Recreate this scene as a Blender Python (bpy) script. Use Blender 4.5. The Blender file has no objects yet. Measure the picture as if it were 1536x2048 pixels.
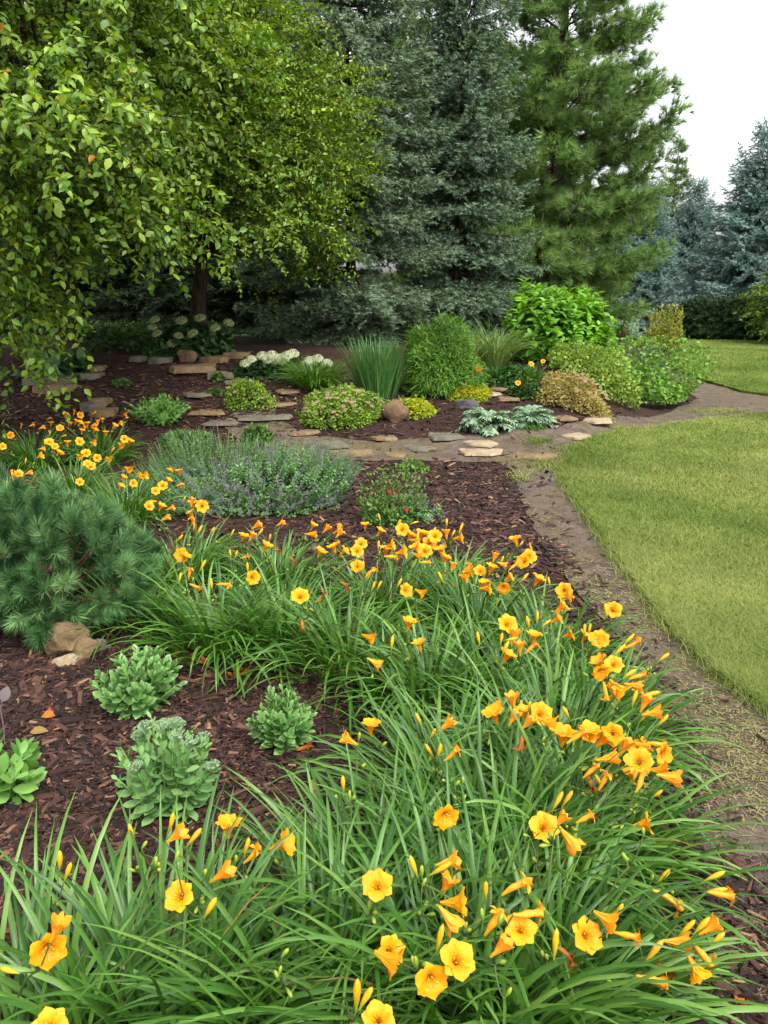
import bpy, bmesh, math
import numpy as np
from mathutils import Vector
C = bpy.context.scene
R = math.radians
rng = np.random.default_rng(11)

# ------------------------------------------------------------------ camera, sky, sun, exposure
CAM_H, PITCH, F = 1.45, R(15.6), 1538.0
cam = bpy.data.objects.new('camera', bpy.data.cameras.new('camera'))
C.collection.objects.link(cam)
cam.location = (0, 0, CAM_H)
cam.rotation_euler = (R(90) - PITCH, 0, 0)
cam.data.sensor_fit = 'VERTICAL'
cam.data.sensor_height = 24
cam.data.sensor_width = 18
cam.data.lens = 24 * F / 2048
cam.data.clip_start = .05
cam.data.clip_end = 500
C.camera = cam

SUN_EL, SUN_AZ = R(58), R(150)          # high soft sun, behind the camera to the right
w = bpy.data.worlds.new('World'); C.world = w; w.use_nodes = True
nt = w.node_tree; nt.nodes.clear()
sky = nt.nodes.new('ShaderNodeTexSky'); sky.sky_type = 'NISHITA'; sky.sun_disc = False
sky.sun_elevation = SUN_EL; sky.sun_rotation = SUN_AZ
sky.air_density = 1.2; sky.dust_density = 5.0; sky.ozone_density = 1.0
hs = nt.nodes.new('ShaderNodeHueSaturation'); hs.inputs['Saturation'].default_value = .18; hs.inputs['Value'].default_value = 1.9   # bright even cloud cover
bg = nt.nodes.new('ShaderNodeBackground'); bg.inputs['Strength'].default_value = .15
wo = nt.nodes.new('ShaderNodeOutputWorld')
nt.links.new(sky.outputs[0], hs.inputs['Color']); nt.links.new(hs.outputs[0], bg.inputs[0]); nt.links.new(bg.outputs[0], wo.inputs[0])
sl = bpy.data.lights.new('sun', 'SUN'); sl.energy = .8; sl.angle = R(22); sl.color = (1, .95, .86)
so = bpy.data.objects.new('sun', sl); C.collection.objects.link(so)
sd = Vector((math.sin(SUN_AZ) * math.cos(SUN_EL), math.cos(SUN_AZ) * math.cos(SUN_EL), math.sin(SUN_EL)))
so.rotation_euler = sd.to_track_quat('Z', 'Y').to_euler()
C.view_settings.view_transform = 'Standard'; C.view_settings.look = 'None'
C.view_settings.exposure = .62; C.view_settings.gamma = 1
C.cycles.max_bounces = 6; C.cycles.diffuse_bounces = 3; C.cycles.glossy_bounces = 2
C.cycles.transmission_bounces = 4; C.cycles.transparent_max_bounces = 8
C.cycles.use_denoising = True
C.cycles.sample_clamp_indirect = 4

# ------------------------------------------------------------------ terrain and picture-to-ground helpers
def sst(a, b, x):
    t = np.clip((np.asarray(x, float) - a) / (b - a), 0, 1)
    return t * t * (3 - 2 * t)

def H(x, y):
    x = np.asarray(x, float); y = np.asarray(y, float)
    ratio = x / np.maximum(y, 1.0)
    base = .7 * sst(6.0, 11.5, y) * (1 - sst(.20, .36, ratio))
    return base + .012 * np.sin(x * 2.3 + y * .7) * np.cos(y * 1.7 - x * .6) * sst(1, 3, y)

CP, SP = math.cos(PITCH), math.sin(PITCH)
RV, UV, FV = np.array([1., 0, 0]), np.array([0, SP, CP]), np.array([0, CP, -SP])
def ray(px, py):
    px = np.asarray(px, float); py = np.asarray(py, float)
    a = ((px - 768) / F)[..., None]; b = ((1024 - py) / F)[..., None]
    return a * RV + b * UV + FV
def at(px, py, z=0.):
    """point seen at pixel (px,py) that is z above the terrain"""
    d = ray(px, py); shape = d.shape[:-1]
    t = np.full(shape, .3); done = np.zeros(shape, bool)
    for k in range(900):
        step = .01 + t * .006
        p = d * (t + step)[..., None]
        under = CAM_H + p[..., 2] <= H(p[..., 0], p[..., 1]) + z
        done |= under
        t = np.where(done, t, t + step)
        if done.all() or k > 890: break
    lo, hi = t, t + .01 + t * .006
    for k in range(14):
        m = (lo + hi) / 2; p = d * m[..., None]
        u = CAM_H + p[..., 2] <= H(p[..., 0], p[..., 1]) + z
        hi = np.where(u, m, hi); lo = np.where(u, lo, m)
    p = d * hi[..., None]; p[..., 2] += CAM_H
    return p
def atd(px, py, depth):
    """point at pixel on the vertical plane y = depth"""
    d = ray(px, py); p = d * (depth / d[..., 1])[..., None]; p[..., 2] += CAM_H
    return p
def project(P):
    d = P - np.array([0, 0, CAM_H]); f = d @ FV; return 768 + F * (d @ RV) / f, 1024 - F * (d @ UV) / f
def inside(x, y, poly):
    x = np.asarray(x); y = np.asarray(y); r = np.zeros(x.shape, bool); n = len(poly)
    for i in range(n):
        x0, y0 = poly[i][:2]; x1, y1 = poly[(i + 1) % n][:2]
        if y0 == y1: continue
        c = ((y0 > y) != (y1 > y)) & (x < (x1 - x0) * (y - y0) / (y1 - y0) + x0)
        r ^= c
    return r

# ------------------------------------------------------------------ materials
def srgb(h):
    c = [int(h[i:i + 2], 16) / 255 for i in (0, 2, 4)]
    return tuple(x / 12.92 if x <= .04045 else ((x + .055) / 1.055) ** 2.4 for x in c) + (1,)
class NT:
    def __init__(s, name):
        s.m = bpy.data.materials.new(name); s.m.use_nodes = True
        s.t = s.m.node_tree; s.t.nodes.clear()
        s.out = s.n('OutputMaterial')
    def n(s, typ, **k):
        o = s.t.nodes.new('ShaderNode' + typ)
        for a, v in k.items(): setattr(o, a, v)
        return o
    def l(s, a, b): s.t.links.new(a, b)
    def ramp(s, fac, stops):
        r = s.n('ValToRGB'); e = r.color_ramp.elements
        while len(e) < len(stops): e.new(.5)
        for k, (p, c) in enumerate(stops): e[k].position = p; e[k].color = c if len(c) == 4 else tuple(c) + (1,)
        s.l(fac, r.inputs[0]); return r.outputs[0]
    def attr(s, name): return s.n('Attribute', attribute_name=name).outputs['Fac']
    def noise(s, scale, detail=4, vec=None, rough=.6):
        o = s.n('TexNoise'); o.inputs['Scale'].default_value = scale; o.inputs['Detail'].default_value = detail
        o.inputs['Roughness'].default_value = rough
        if vec is None: vec = s.n('TexCoord').outputs['Object']
        s.l(vec, o.inputs['Vector']); return o.outputs[0]
    def mix(s, f, a, b, mode='MIX'):
        o = s.n('MixRGB', blend_type=mode)
        for v, i in ((f, 0), (a, 1), (b, 2)):
            if hasattr(v, 'links'): s.l(v, o.inputs[i])
            else: o.inputs[i].default_value = v
        return o.outputs[0]
    def math(s, op, a, b=None):
        o = s.n('Math', operation=op)
        for v, i in ((a, 0), (b, 1)):
            if v is None: continue
            if hasattr(v, 'links'): s.l(v, o.inputs[i])
            else: o.inputs[i].default_value = v
        return o.outputs[0]
    def surface(s, col, rough=.6, spec=.4, trans=0., tcol=None, bump=None, bstr=.3, bdist=.01):
        p = s.n('BsdfPrincipled')
        if hasattr(col, 'links'): s.l(col, p.inputs['Base Color'])
        else: p.inputs['Base Color'].default_value = col
        if hasattr(rough, 'links'): s.l(rough, p.inputs['Roughness'])
        else: p.inputs['Roughness'].default_value = rough
        p.inputs['Specular IOR Level'].default_value = spec
        if bump is not None:
            b = s.n('Bump'); b.inputs['Strength'].default_value = bstr; b.inputs['Distance'].default_value = bdist
            s.l(bump, b.inputs['Height']); s.l(b.outputs[0], p.inputs['Normal'])
        sh = p.outputs[0]
        if trans:
            t = s.n('BsdfTranslucent')
            c = s.mix(1., col, tcol or (1.25, 1.2, .5, 1), 'MULTIPLY'); s.l(c, t.inputs[0])
            mx = s.n('MixShader'); mx.inputs[0].default_value = trans
            s.l(sh, mx.inputs[1]); s.l(t.outputs[0], mx.inputs[2]); sh = mx.outputs[0]
        s.l(sh, s.out.inputs['Surface']); return s.m

def leaf_mat(name, cols, trans=.3, rough=.45, spec=.35, clump=1.4, tcol=None, tip=None, g=1.):
    s = NT(name); n = len(cols)
    c = s.ramp(s.attr('rnd'), [(i / max(1, n - 1), srgb(h)) for i, h in enumerate(cols)])
    nz = s.noise(clump, 3)
    k = s.ramp(nz, [(.3, (.56 * g, .58 * g, .54 * g)), (.7, (.98 * g, .97 * g, .90 * g))])
    c = s.mix(1., c, k, 'MULTIPLY')
    if tip: c = s.mix(s.ramp(s.attr('u'), [(tip[1], (0, 0, 0)), (1, (1, 1, 1))]), c, srgb(tip[0]))
    return s.surface(c, rough, spec, trans, tcol)

def bark_mat(name, a, b, scale=14):
    s = NT(name); tc = s.n('TexCoord').outputs['Object']
    mp = s.n('Mapping'); mp.inputs['Scale'].default_value = (1, 1, .25); s.l(tc, mp.inputs[0])
    nz = s.noise(scale, 8, mp.outputs[0], .7)
    return s.surface(s.ramp(nz, [(.35, srgb(a)), (.65, srgb(b))]), .9, .15, bump=nz, bstr=.8, bdist=.03)

# ------------------------------------------------------------------ numpy mesh kit
def nrm(v): return v / np.maximum(np.linalg.norm(v, axis=-1, keepdims=True), 1e-9)
def frames(d, n, scale=1.):
    d = nrm(d); x = np.cross(d, n); bad = np.linalg.norm(x, axis=-1) < 1e-4
    x[bad] = np.cross(d[bad], np.array([.3, .9, .2])); x = nrm(x); z = np.cross(x, d)
    M = np.stack([x, d, z], -1)
    sc = np.asarray(scale, float)
    if sc.ndim == 1: sc = sc[:, None, None]
    elif sc.ndim == 2: sc = sc[:, None, :]
    return M * sc
class Geo:
    def __init__(s): s.V = []; s.U = []; s.Rn = []; s.f = {3: [], 4: []}; s.mi = {3: [], 4: []}; s.n = 0
    def add(s, V, faces, u=None, rnd=None, mi=0):
        V = np.asarray(V, float).reshape(-1, 3); n = len(V)
        s.V.append(V); s.U.append(np.zeros(n) if u is None else np.broadcast_to(np.asarray(u, float).ravel(), (n,)))
        s.Rn.append(np.zeros(n) if rnd is None else np.broadcast_to(np.asarray(rnd, float).ravel(), (n,)))
        for k, fa in faces.items():
            fa = np.asarray(fa, int).reshape(-1, k)
            if len(fa): s.f[k].append(fa + s.n); s.mi[k].append(np.full(len(fa), mi))
        s.n += n
    def inst(s, T, M, P, mi=0, rnd=None):
        V, faces, u = T; N = len(P); n = len(V)
        if N == 0: return
        W = np.einsum('nij,kj->nki', M, V) + P[:, None, :]
        if rnd is None: rnd = rng.random(N)
        off = (np.arange(N) * n)[:, None, None]
        s.add(W, {k: (np.asarray(fa)[None] + off) for k, fa in faces.items()}, np.tile(u, N), np.repeat(rnd, n), mi)
    def ribbons(s, P, side, width, fold=.25, mi=0, rnd=None):
        """P (N,K,3) centre lines, side (N,3), width (N,K): folded blades"""
        N, K, _ = P.shape
        sd = side[:, None, :]; T = np.gradient(P, axis=1); up = nrm(np.cross(np.broadcast_to(sd, P.shape), T))
        wd = width[..., None]
        L = P - sd * wd + up * wd * fold; Rr = P + sd * wd + up * wd * fold
        V = np.stack([L, P, Rr], 2)
        idx = np.arange(N * K * 3).reshape(N, K, 3)
        a = np.stack([idx[:, :-1, 0], idx[:, :-1, 1], idx[:, 1:, 1], idx[:, 1:, 0]], -1).reshape(-1, 4)
        b = np.stack([idx[:, :-1, 1], idx[:, :-1, 2], idx[:, 1:, 2], idx[:, 1:, 1]], -1).reshape(-1, 4)
        u = np.broadcast_to(np.linspace(0, 1, K)[None, :, None], (N, K, 3))
        if rnd is None: rnd = rng.random(N)
        s.add(V, {4: np.concatenate([a, b])}, u, np.broadcast_to(rnd[:, None, None], (N, K, 3)), mi)
    def tubes(s, P, rad, sides=5, mi=0, rnd=None, cap=True):
        """P (N,K,3), rad (N,K)"""
        P = np.asarray(P, float); rad = np.asarray(rad, float)
        N, K, _ = P.shape
        T = nrm(np.gradient(P, axis=1)); ref = np.where(np.abs(T[..., 2:3]) > .9, np.array([1., 0, 0]), np.array([0, 0, 1.]))
        ref = np.broadcast_to(ref[:, :1], T.shape)
        X = nrm(np.cross(T, ref)); Y = np.cross(T, X)
        a = np.arange(sides) * 2 * math.pi / sides
        V = P[:, :, None] + rad[..., None, None] * (X[:, :, None] * np.cos(a)[:, None] + Y[:, :, None] * np.sin(a)[:, None])
        idx = np.arange(N * K * sides).reshape(N, K, sides); nx = np.roll(idx, -1, 2)
        q = np.stack([idx[:, :-1], nx[:, :-1], nx[:, 1:], idx[:, 1:]], -1).reshape(-1, 4)
        u = np.broadcast_to(np.linspace(0, 1, K)[None, :, None], (N, K, sides))
        if rnd is None: rnd = rng.random(N)
        s.add(V, {4: q}, u, np.broadcast_to(rnd[:, None, None], (N, K, sides)), mi)
        if cap:
            s.add(P[:, -1], {3: []}); base = s.n - N
            e = idx[:, -1]; m = np.roll(e, -1, 1)
            ti = np.stack([e + (base - N * K * sides), m + (base - N * K * sides), np.broadcast_to((np.arange(N) + base)[:, None], e.shape)], -1).reshape(-1, 3)
            s.f[3].append(ti); s.mi[3].append(np.full(len(ti), mi))
    def mesh(s, name, mats, smooth=False, origin=None):
        V = np.concatenate(s.V)
        if origin is not None: V = V - np.asarray(origin)
        me = bpy.data.meshes.new(name); me.vertices.add(len(V)); me.vertices.foreach_set('co', V.astype(np.float32).ravel())
        f3 = np.concatenate(s.f[3]) if s.f[3] else np.zeros((0, 3), int); f4 = np.concatenate(s.f[4]) if s.f[4] else np.zeros((0, 4), int)
        m3 = np.concatenate(s.mi[3]) if s.f[3] else []; m4 = np.concatenate(s.mi[4]) if s.f[4] else []
        loops = np.concatenate([f3.ravel(), f4.ravel()]).astype(np.int32)
        me.loops.add(len(loops)); me.loops.foreach_set('vertex_index', loops)
        np_ = len(f3) + len(f4); me.polygons.add(np_)
        st = np.concatenate([np.arange(len(f3)) * 3, len(f3) * 3 + np.arange(len(f4)) * 4]).astype(np.int32)
        me.polygons.foreach_set('loop_start', st)
        me.polygons.foreach_set('material_index', np.concatenate([m3, m4]).astype(np.int32))
        me.polygons.foreach_set('use_smooth', np.full(np_, bool(smooth)))
        for nm, arr in (('u', s.U), ('rnd', s.Rn)):
            at_ = me.attributes.new(nm, 'FLOAT', 'POINT'); at_.data.foreach_set('value', np.concatenate(arr).astype(np.float32))
        for m in (mats if isinstance(mats, (list, tuple)) else [mats]): me.materials.append(m)
        me.update(calc_edges=True); me.validate()
        return me

def link(name, data, parent=None, loc=None):
    o = bpy.data.objects.new(name, data); C.collection.objects.link(o)
    if parent is not None: o.parent = parent
    if loc is not None: o.location = [float(v) for v in loc]
    return o
def tag(o, label=None, cat=None, group=None, kind=None):
    if label: o['label'] = label
    if cat: o['category'] = cat
    if group: o['group'] = group
    if kind: o['kind'] = kind
    return o
def thing(name, label, cat, loc, group=None):
    return tag(link(name, None, None, loc), label, cat, group)
def copy_tree(o, parent=None):
    c = o.copy(); C.collection.objects.link(c)
    if parent is not None: c.parent = parent
    for ch in list(o.children): copy_tree(ch, c)
    return c

# ------------------------------------------------------------------ leaf templates: (verts, faces, u); axis +Y, face +Z
def T_diamond(w=.28, fold=.08, droop=.12, wide=.45):
    V = np.array([[0, 0, 0], [-w, wide, fold], [w, wide, fold], [0, 1, -droop]], float)
    return V, {3: np.array([[0, 2, 3], [0, 3, 1]])}, np.array([0, .5, .5, 1.])
def T_leaf(w=.26, fold=.08, droop=.2, wide=.42, n=4):
    Vs = [[0, 0, 0]]; us = [0]; fs3 = []; fs4 = []
    for i in range(1, n):
        t = i / n; ww = w * math.sin(math.pi * t ** (math.log(.5) / math.log(wide))) ** .8
        z = -droop * t * t
        Vs += [[-ww, t, z + fold * ww / w], [0, t, z], [ww, t, z + fold * ww / w]]; us += [t] * 3
    Vs.append([0, 1, -droop]); us.append(1)
    fs3 += [[0, 2, 1], [0, 3, 2]]
    for i in range(n - 2):
        a = 1 + 3 * i
        fs4 += [[a, a + 1, a + 4, a + 3], [a + 1, a + 2, a + 5, a + 4]]
    a = 1 + 3 * (n - 2); e = len(Vs) - 1
    fs3 += [[a, a + 1, e], [a + 1, a + 2, e]]
    return np.array(Vs, float), {3: np.array(fs3), 4: np.array(fs4).reshape(-1, 4)}, np.array(us, float)
def T_shoot(n=14, w=.12, ln=.42, ang=55, seed=1):
    """a needle-clad shoot, bottlebrush of narrow blades along +Y"""
    r = np.random.default_rng(seed); V = []; Fc = []; u = []
    for i in range(n):
        t = (i + .5) / n * .9; a = r.random() * 6.28; el = R(ang) * (1 - .45 * t) * r.uniform(.8, 1.2)
        d = np.array([math.cos(a) * math.sin(el), math.cos(el), math.sin(a) * math.sin(el)])
        sd = nrm(np.cross(d, np.array([0, 1., .2])))
        b = np.array([0, t, 0]); l = ln * r.uniform(.8, 1.15)
        k = len(V); V += [b - sd * w / 2, b + sd * w / 2, b + d * l]; Fc.append([k, k + 1, k + 2]); u += [t, t, t]
    k = len(V); V += [[-.05, 0, 0], [.05, 0, 0], [0, 1.08, 0]]; Fc.append([k, k + 1, k + 2]); u += [0, 0, 1]
    return np.array(V, float), {3: np.array(Fc)}, np.array(u, float)
def T_tuft(n=18, w=.05, spread=60, seed=2, droop=.15):
    """a tuft of long pine needles fanning from the base about +Y"""
    r = np.random.default_rng(seed); V = []; Fc = []; u = []
    for i in range(n):
        a = r.random() * 6.28; el = R(spread) * math.sqrt(r.random())
        d = np.array([math.cos(a) * math.sin(el), math.cos(el), math.sin(a) * math.sin(el)])
        sd = nrm(np.cross(d, r.normal(size=3))); l = r.uniform(.75, 1.1)
        b = np.array([0, r.uniform(0, .25), 0])
        k = len(V); V += [b - sd * w / 2, b + sd * w / 2, b + d * l + np.array([0, 0, -droop * l])]
        Fc.append([k, k + 1, k + 2]); u += [0, 0, 1]
    return np.array(V, float), {3: np.array(Fc)}, np.array(u, float)
def T_ball(seed, n=26, size=.5, flat=.6):
    """a rounded flower head of small petals, unit radius dome"""
    r = np.random.default_rng(seed); V = []; Fc = []; u = []
    for i in range(n):
        z = (i + .5) / n; a = i * 2.39996; q = math.sqrt(max(0, 1 - (z) ** 2))
        c = np.array([q * math.cos(a), q * math.sin(a), z * flat]); d = nrm(c + np.array([0, 0, .3]) + r.normal(size=3) * .15)
        x = nrm(np.cross(d, r.normal(size=3))); y = np.cross(d, x); s_ = size * r.uniform(.7, 1.1) / 2
        k = len(V); V += [c + x * s_, c + y * s_, c - x * s_, c - y * s_]; Fc.append([k, k + 1, k + 2, k + 3]); u += [z] * 4
    return np.array(V, float), {4: np.array(Fc)}, np.array(u, float)

def sphere_dirs(N, zmin=-.3, zmax=1.):
    z = rng.uniform(zmin, zmax, N); a = rng.uniform(0, 2 * math.pi, N); q = np.sqrt(np.maximum(0, 1 - z * z))
    return np.stack([q * np.cos(a), q * np.sin(a), z], -1)
def lumps(D, seed, amp=.25, k=9):
    """uneven outline factor for directions D"""
    r = np.random.default_rng(seed); c = nrm(r.normal(size=(k, 3))); a = r.uniform(.3, 1, k)
    f = np.zeros(len(D))
    for ci, ai in zip(c, a): f += ai * np.exp(-((D - ci) ** 2).sum(-1) / .18)
    return 1 + amp * (np.clip(f, 0, 1.4) - .55)

# ------------------------------------------------------------------ ground sheets
def wpoly(pts): return [tuple(at(np.float64(a), np.float64(b))[:2]) for a, b in pts]
def rough_poly(poly, step=.12, amp=.03, seed=5):
    r = np.random.default_rng(seed); out = []
    n = len(poly)
    for i in range(n):
        p = np.array(poly[i]); q = np.array(poly[(i + 1) % n]); L = np.linalg.norm(q - p); k = max(1, min(60, int(L / step)))
        nn = np.array([-(q - p)[1], (q - p)[0]]) / max(L, 1e-6)
        for j in range(k): out.append(tuple(p + (q - p) * j / k + nn * r.normal() * amp * min(1, L)))
    return out
def sheet(name, poly, dz, mat, cell=.4, skirt=0):
    bm = bmesh.new(); vs = [bm.verts.new((x, y, 0)) for x, y in poly]; bm.faces.new(vs)
    xs = [p[0] for p in poly]; ys = [p[1] for p in poly]
    for ax, lo, hi in ((0, min(xs), max(xs)), (1, min(ys), max(ys))):
        k = math.floor(lo / cell) + 1
        while k * cell < hi:
            st = cell
            co = [0, 0, 0]; co[ax] = k * cell; no = [0, 0, 0]; no[ax] = 1
            bmesh.ops.bisect_plane(bm, geom=bm.verts[:] + bm.edges[:] + bm.faces[:], plane_co=co, plane_no=no)
            k += 1 if k * cell < 14 else 4
    bmesh.ops.triangulate(bm, faces=bm.faces[:])
    if skirt:
        ed = [e for e in bm.edges if e.is_boundary]
        r = bmesh.ops.extrude_edge_only(bm, edges=ed)
        low = {v for v in r['geom'] if isinstance(v, bmesh.types.BMVert)}
    else: low = set()
    for v in bm.verts: v.co.z = float(H(v.co.x, v.co.y)) + dz - (skirt if v in low else 0)
    bmesh.ops.recalc_face_normals(bm, faces=bm.faces[:])
    me = bpy.data.meshes.new(name); bm.to_mesh(me); bm.free(); me.materials.append(mat)
    if sum(p.normal.z for p in me.polygons) < 0: me.flip_normals()
    return tag(link(name, me), kind='structure')

s = NT('forest_floor'); nz = s.noise(3, 8); n2 = s.noise(60, 3)
M_floor = s.surface(s.mix(.5, s.ramp(nz, [(.3, srgb('1a1710')), (.55, srgb('23281a')), (.75, srgb('2e2a1c'))]), s.ramp(n2, [(.3, srgb('18130e')), (.7, srgb('382e20'))])), .95, .1, bump=n2, bstr=.6, bdist=.03)
s = NT('mulch'); tc = s.n('TexCoord').outputs['Object']
mp = s.n('Mapping'); mp.inputs['Scale'].default_value = (1, .35, 1); mp.inputs['Rotation'].default_value = (0, 0, .6); s.l(tc, mp.inputs[0])
vo = s.n('TexVoronoi'); vo.inputs['Scale'].default_value = 55; s.l(mp.outputs[0], vo.inputs['Vector'])
nz = s.noise(90, 5); big = s.noise(1.1, 3)
c = s.ramp(s.math('MULTIPLY', vo.outputs['Distance'], 1.3), [(0, srgb('3c241d')), (.5, srgb('2a1712')), (.9, srgb('180d0a'))])
c = s.mix(.4, c, s.ramp(nz, [(.35, srgb('1d100c')), (.7, srgb('5a3c30'))]))
c = s.mix(1., c, s.ramp(big, [(.3, (.8, .8, .8)), (.7, (1.2, 1.15, 1.1))]), 'MULTIPLY')
M_mulch = s.surface(c, .8, .25, bump=nz, bstr=.9, bdist=.02)
s = NT('dirt_path'); nz = s.noise(2.2, 6); n2 = s.noise(45, 6, None, .7); n3 = s.noise(7, 5)
c = s.ramp(n3, [(.3, srgb('453c37')), (.5, srgb('5c514a')), (.7, srgb('6e6259'))])
c = s.mix(s.ramp(nz, [(.45, (0, 0, 0)), (.62, (.75, .75, .75))]), c, srgb('5f573f'))
c = s.mix(1., c, s.ramp(n2, [(.3, (.62, .6, .58)), (.7, (1.2, 1.18, 1.12))]), 'MULTIPLY')
M_path = s.surface(c, .95, .15, bump=n2, bstr=.7, bdist=.02)
s = NT('lawn_turf'); nz = s.noise(.7, 5); n2 = s.noise(30, 5, None, .7); n3 = s.noise(3.5, 4)
c = s.ramp(nz, [(.3, srgb('465a26')), (.55, srgb('58682e')), (.75, srgb('68703a'))])
c = s.mix(s.ramp(n3, [(.4, (0, 0, 0)), (.7, (.5, .5, .5))]), c, srgb('8f8850'))
c = s.mix(1., c, s.ramp(n2, [(.3, (.6, .62, .55)), (.7, (1.2, 1.2, 1.1))]), 'MULTIPLY')
M_lawn = s.surface(c, .9, .1, bump=n2, bstr=.8, bdist=.03)

# base ground, one sheet to the horizon
gx = np.concatenate([[-250, -120, -60, -35], np.arange(-24, 24.1, .4), [35, 60, 120, 250]])
gy = np.concatenate([[-120, -40, -12], np.arange(-4, 30.1, .4), [36, 48, 80, 140, 300]])
X, Y = np.meshgrid(gx, gy); Z = H(X, Y); g = Geo(); ny, nx_ = X.shape
idx = np.arange(ny * nx_).reshape(ny, nx_)
a, b, c_, d = idx[:-1, :-1].ravel(), idx[:-1, 1:].ravel(), idx[1:, 1:].ravel(), idx[1:, :-1].ravel()
g.add(np.stack([X, Y, Z], -1), {3: np.concatenate([np.stack([a, b, c_], -1), np.stack([a, c_, d], -1)])})
tag(link('ground', g.mesh('ground', M_floor, True)), kind='structure')

LAWN_EDGE = [(2100, 1930), (1700, 1590), (1536, 1440), (1440, 1372), (1330, 1262), (1240, 1135), (1190, 1060), (1150, 1003), (1125, 962), (1132, 925), (1180, 888), (1255, 866), (1400, 848), (1536, 832), (1800, 815)]
PATH_OUT = [(1800, 805), (1600, 803), (1480, 788), (1400, 765), (1330, 735)]
ISLE = [(1345, 768), (1395, 800), (1340, 828), (1230, 838), (1110, 858), (930, 874), (760, 888), (620, 876), (565, 848), (540, 820), (470, 828)]
BED = [(440, 850), (480, 885), (600, 918), (720, 925), (1000, 930), (1036, 955), (1046, 1012), (1085, 1100), (1145, 1180), (1225, 1270), (1310, 1420), (1345, 1560), (1385, 1760), (1425, 1950), (1450, 2300), (1900, 2300)]
P_path = [(2.4, .2)] + wpoly(LAWN_EDGE + PATH_OUT + ISLE + BED[:-1]) + [(.9, -.6), (2.4, -.9)]
BEDX = np.array(wpoly(BED[::-1][1:]))[:11]
near_lawn = wpoly(LAWN_EDGE); near_lawn = near_lawn + [(9., 6.5), (9., -.5), (2.45, -.5)]
far_lawn = wpoly([(1800, 802), (1600, 801), (1480, 786), (1400, 762), (1335, 732), (1345, 706), (1300, 697), (1262, 688)]) + [(7.9, 31.), (14, 32.5), (26, 33), (26, 12)]
mulch_poly = [(-9, -1.)] + [(1.0, -1.)] + wpoly([(1460, 2300)] + BED[::-1][2:]) [0:0]
mulch_poly = [(-7, -.8), (.95, -.8)] + wpoly([(1440, 2290), (1430, 1950), (1390, 1760), (1350, 1560), (1320, 1420), (1240, 1270), (1160, 1180), (1100, 1100), (1070, 1010), (1100, 930), (1250, 850), (1360, 835), (1410, 800), (1360, 755), (1350, 700), (1310, 672), (1250, 662)]) + [(4.5, 22), (-1, 12.6), (-4, 12.3), (-7, 12.5), (-9, 8)]
sheet('mulch_bed', rough_poly(mulch_poly, .25, .03, 3), .012, M_mulch)
sheet('dirt_path', rough_poly(P_path, .12, .022, 4), .024, M_path)
sheet('lawn', rough_poly(near_lawn, .08, .012, 6), .045, M_lawn, skirt=.06)
sheet('lawn_beyond_path', rough_poly(far_lawn, .2, .02, 7), .045, M_lawn, skirt=.06)

# ------------------------------------------------------------------ loose ground cover: chips, clippings, grass
def scatter_px(N, x0, x1, y0, y1):
    px = rng.uniform(x0, x1, N); py = rng.uniform(y0, y1, N); return at(px, py)
def T_chip():
    V = np.array([[-.5, -.5, 0], [.5, -.42, 0], [.42, .5, 0], [-.38, .46, 0], [-.4, -.42, 1], [.42, -.38, .8], [.34, .44, 1], [-.3, .36, .7]], float)
    return V, {4: np.array([[4, 5, 6, 7], [0, 1, 5, 4], [1, 2, 6, 5], [2, 3, 7, 6], [3, 0, 4, 7]])}, np.zeros(8)
s = NT('bark_chips'); c = s.ramp(s.attr('rnd'), [(0, srgb('140c0a')), (.35, srgb('261610')), (.65, srgb('38221a')), (.86, srgb('4c3228')), (.96, srgb('66493a')), (1, srgb('8c6c4c'))])
n2 = s.noise(160, 3); c = s.mix(1., c, s.ramp(n2, [(.3, (.7, .7, .7)), (.7, (1.2, 1.2, 1.2))]), 'MULTIPLY')
M_chip = s.surface(c, .7, .3, bump=n2, bstr=.5, bdist=.004)
P = np.concatenate([scatter_px(105000, -150, 1700, 705, 2200), scatter_px(30000, 0, 760, 1280, 1900), scatter_px(14000, 600, 1150, 900, 1150), scatter_px(9000, -50, 600, 720, 860)])
inpath = inside(P[:, 0], P[:, 1], P_path); inm = inside(P[:, 0], P[:, 1], mulch_poly); inl = inside(P[:, 0], P[:, 1], near_lawn) | inside(P[:, 0], P[:, 1], far_lawn)
keep = (inm & ~inpath & ~inl) | (inpath & ~inl & (rng.random(len(P)) < .035 + .6 * np.clip(1 - (P[:, 0] - np.interp(P[:, 1], BEDX[:, 1], BEDX[:, 0]) + rng.normal(0, .05, len(P))) / (.16 + .22 * (P[:, 1] < 1.7)), 0, 1) * (P[:, 1] < 4.5) + .35 * (P[:, 0] < -.8)))
kp = keep & (P[:, 1] < 20); lift = np.where(inpath[kp], .013, 0); P = P[kp]; N = len(P); dist = np.linalg.norm(P, axis=1)
ln = rng.lognormal(-3.72, .6, N) * np.clip(dist / 3, .8, 2.); ln = np.clip(ln, .008, .10); wd = ln * rng.uniform(.08, .34, N); th = wd * rng.uniform(.15, .4, N)
a = rng.uniform(0, 6.28, N); dd = np.stack([np.cos(a), np.sin(a), rng.normal(0, .22, N)], -1); up = np.stack([rng.normal(0, .25, N), rng.normal(0, .25, N), np.ones(N)], -1)
P[:, 2] = H(P[:, 0], P[:, 1]) + .010 + lift + rng.uniform(0, .014, N)
g = Geo(); g.inst(T_chip(), frames(dd, up, np.stack([wd, ln, th], -1)), P)
tag(link('bark_mulch', g.mesh('bark_mulch', M_chip)), 'loose shredded brown bark mulch covering the planting beds', 'mulch', kind='stuff')

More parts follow.
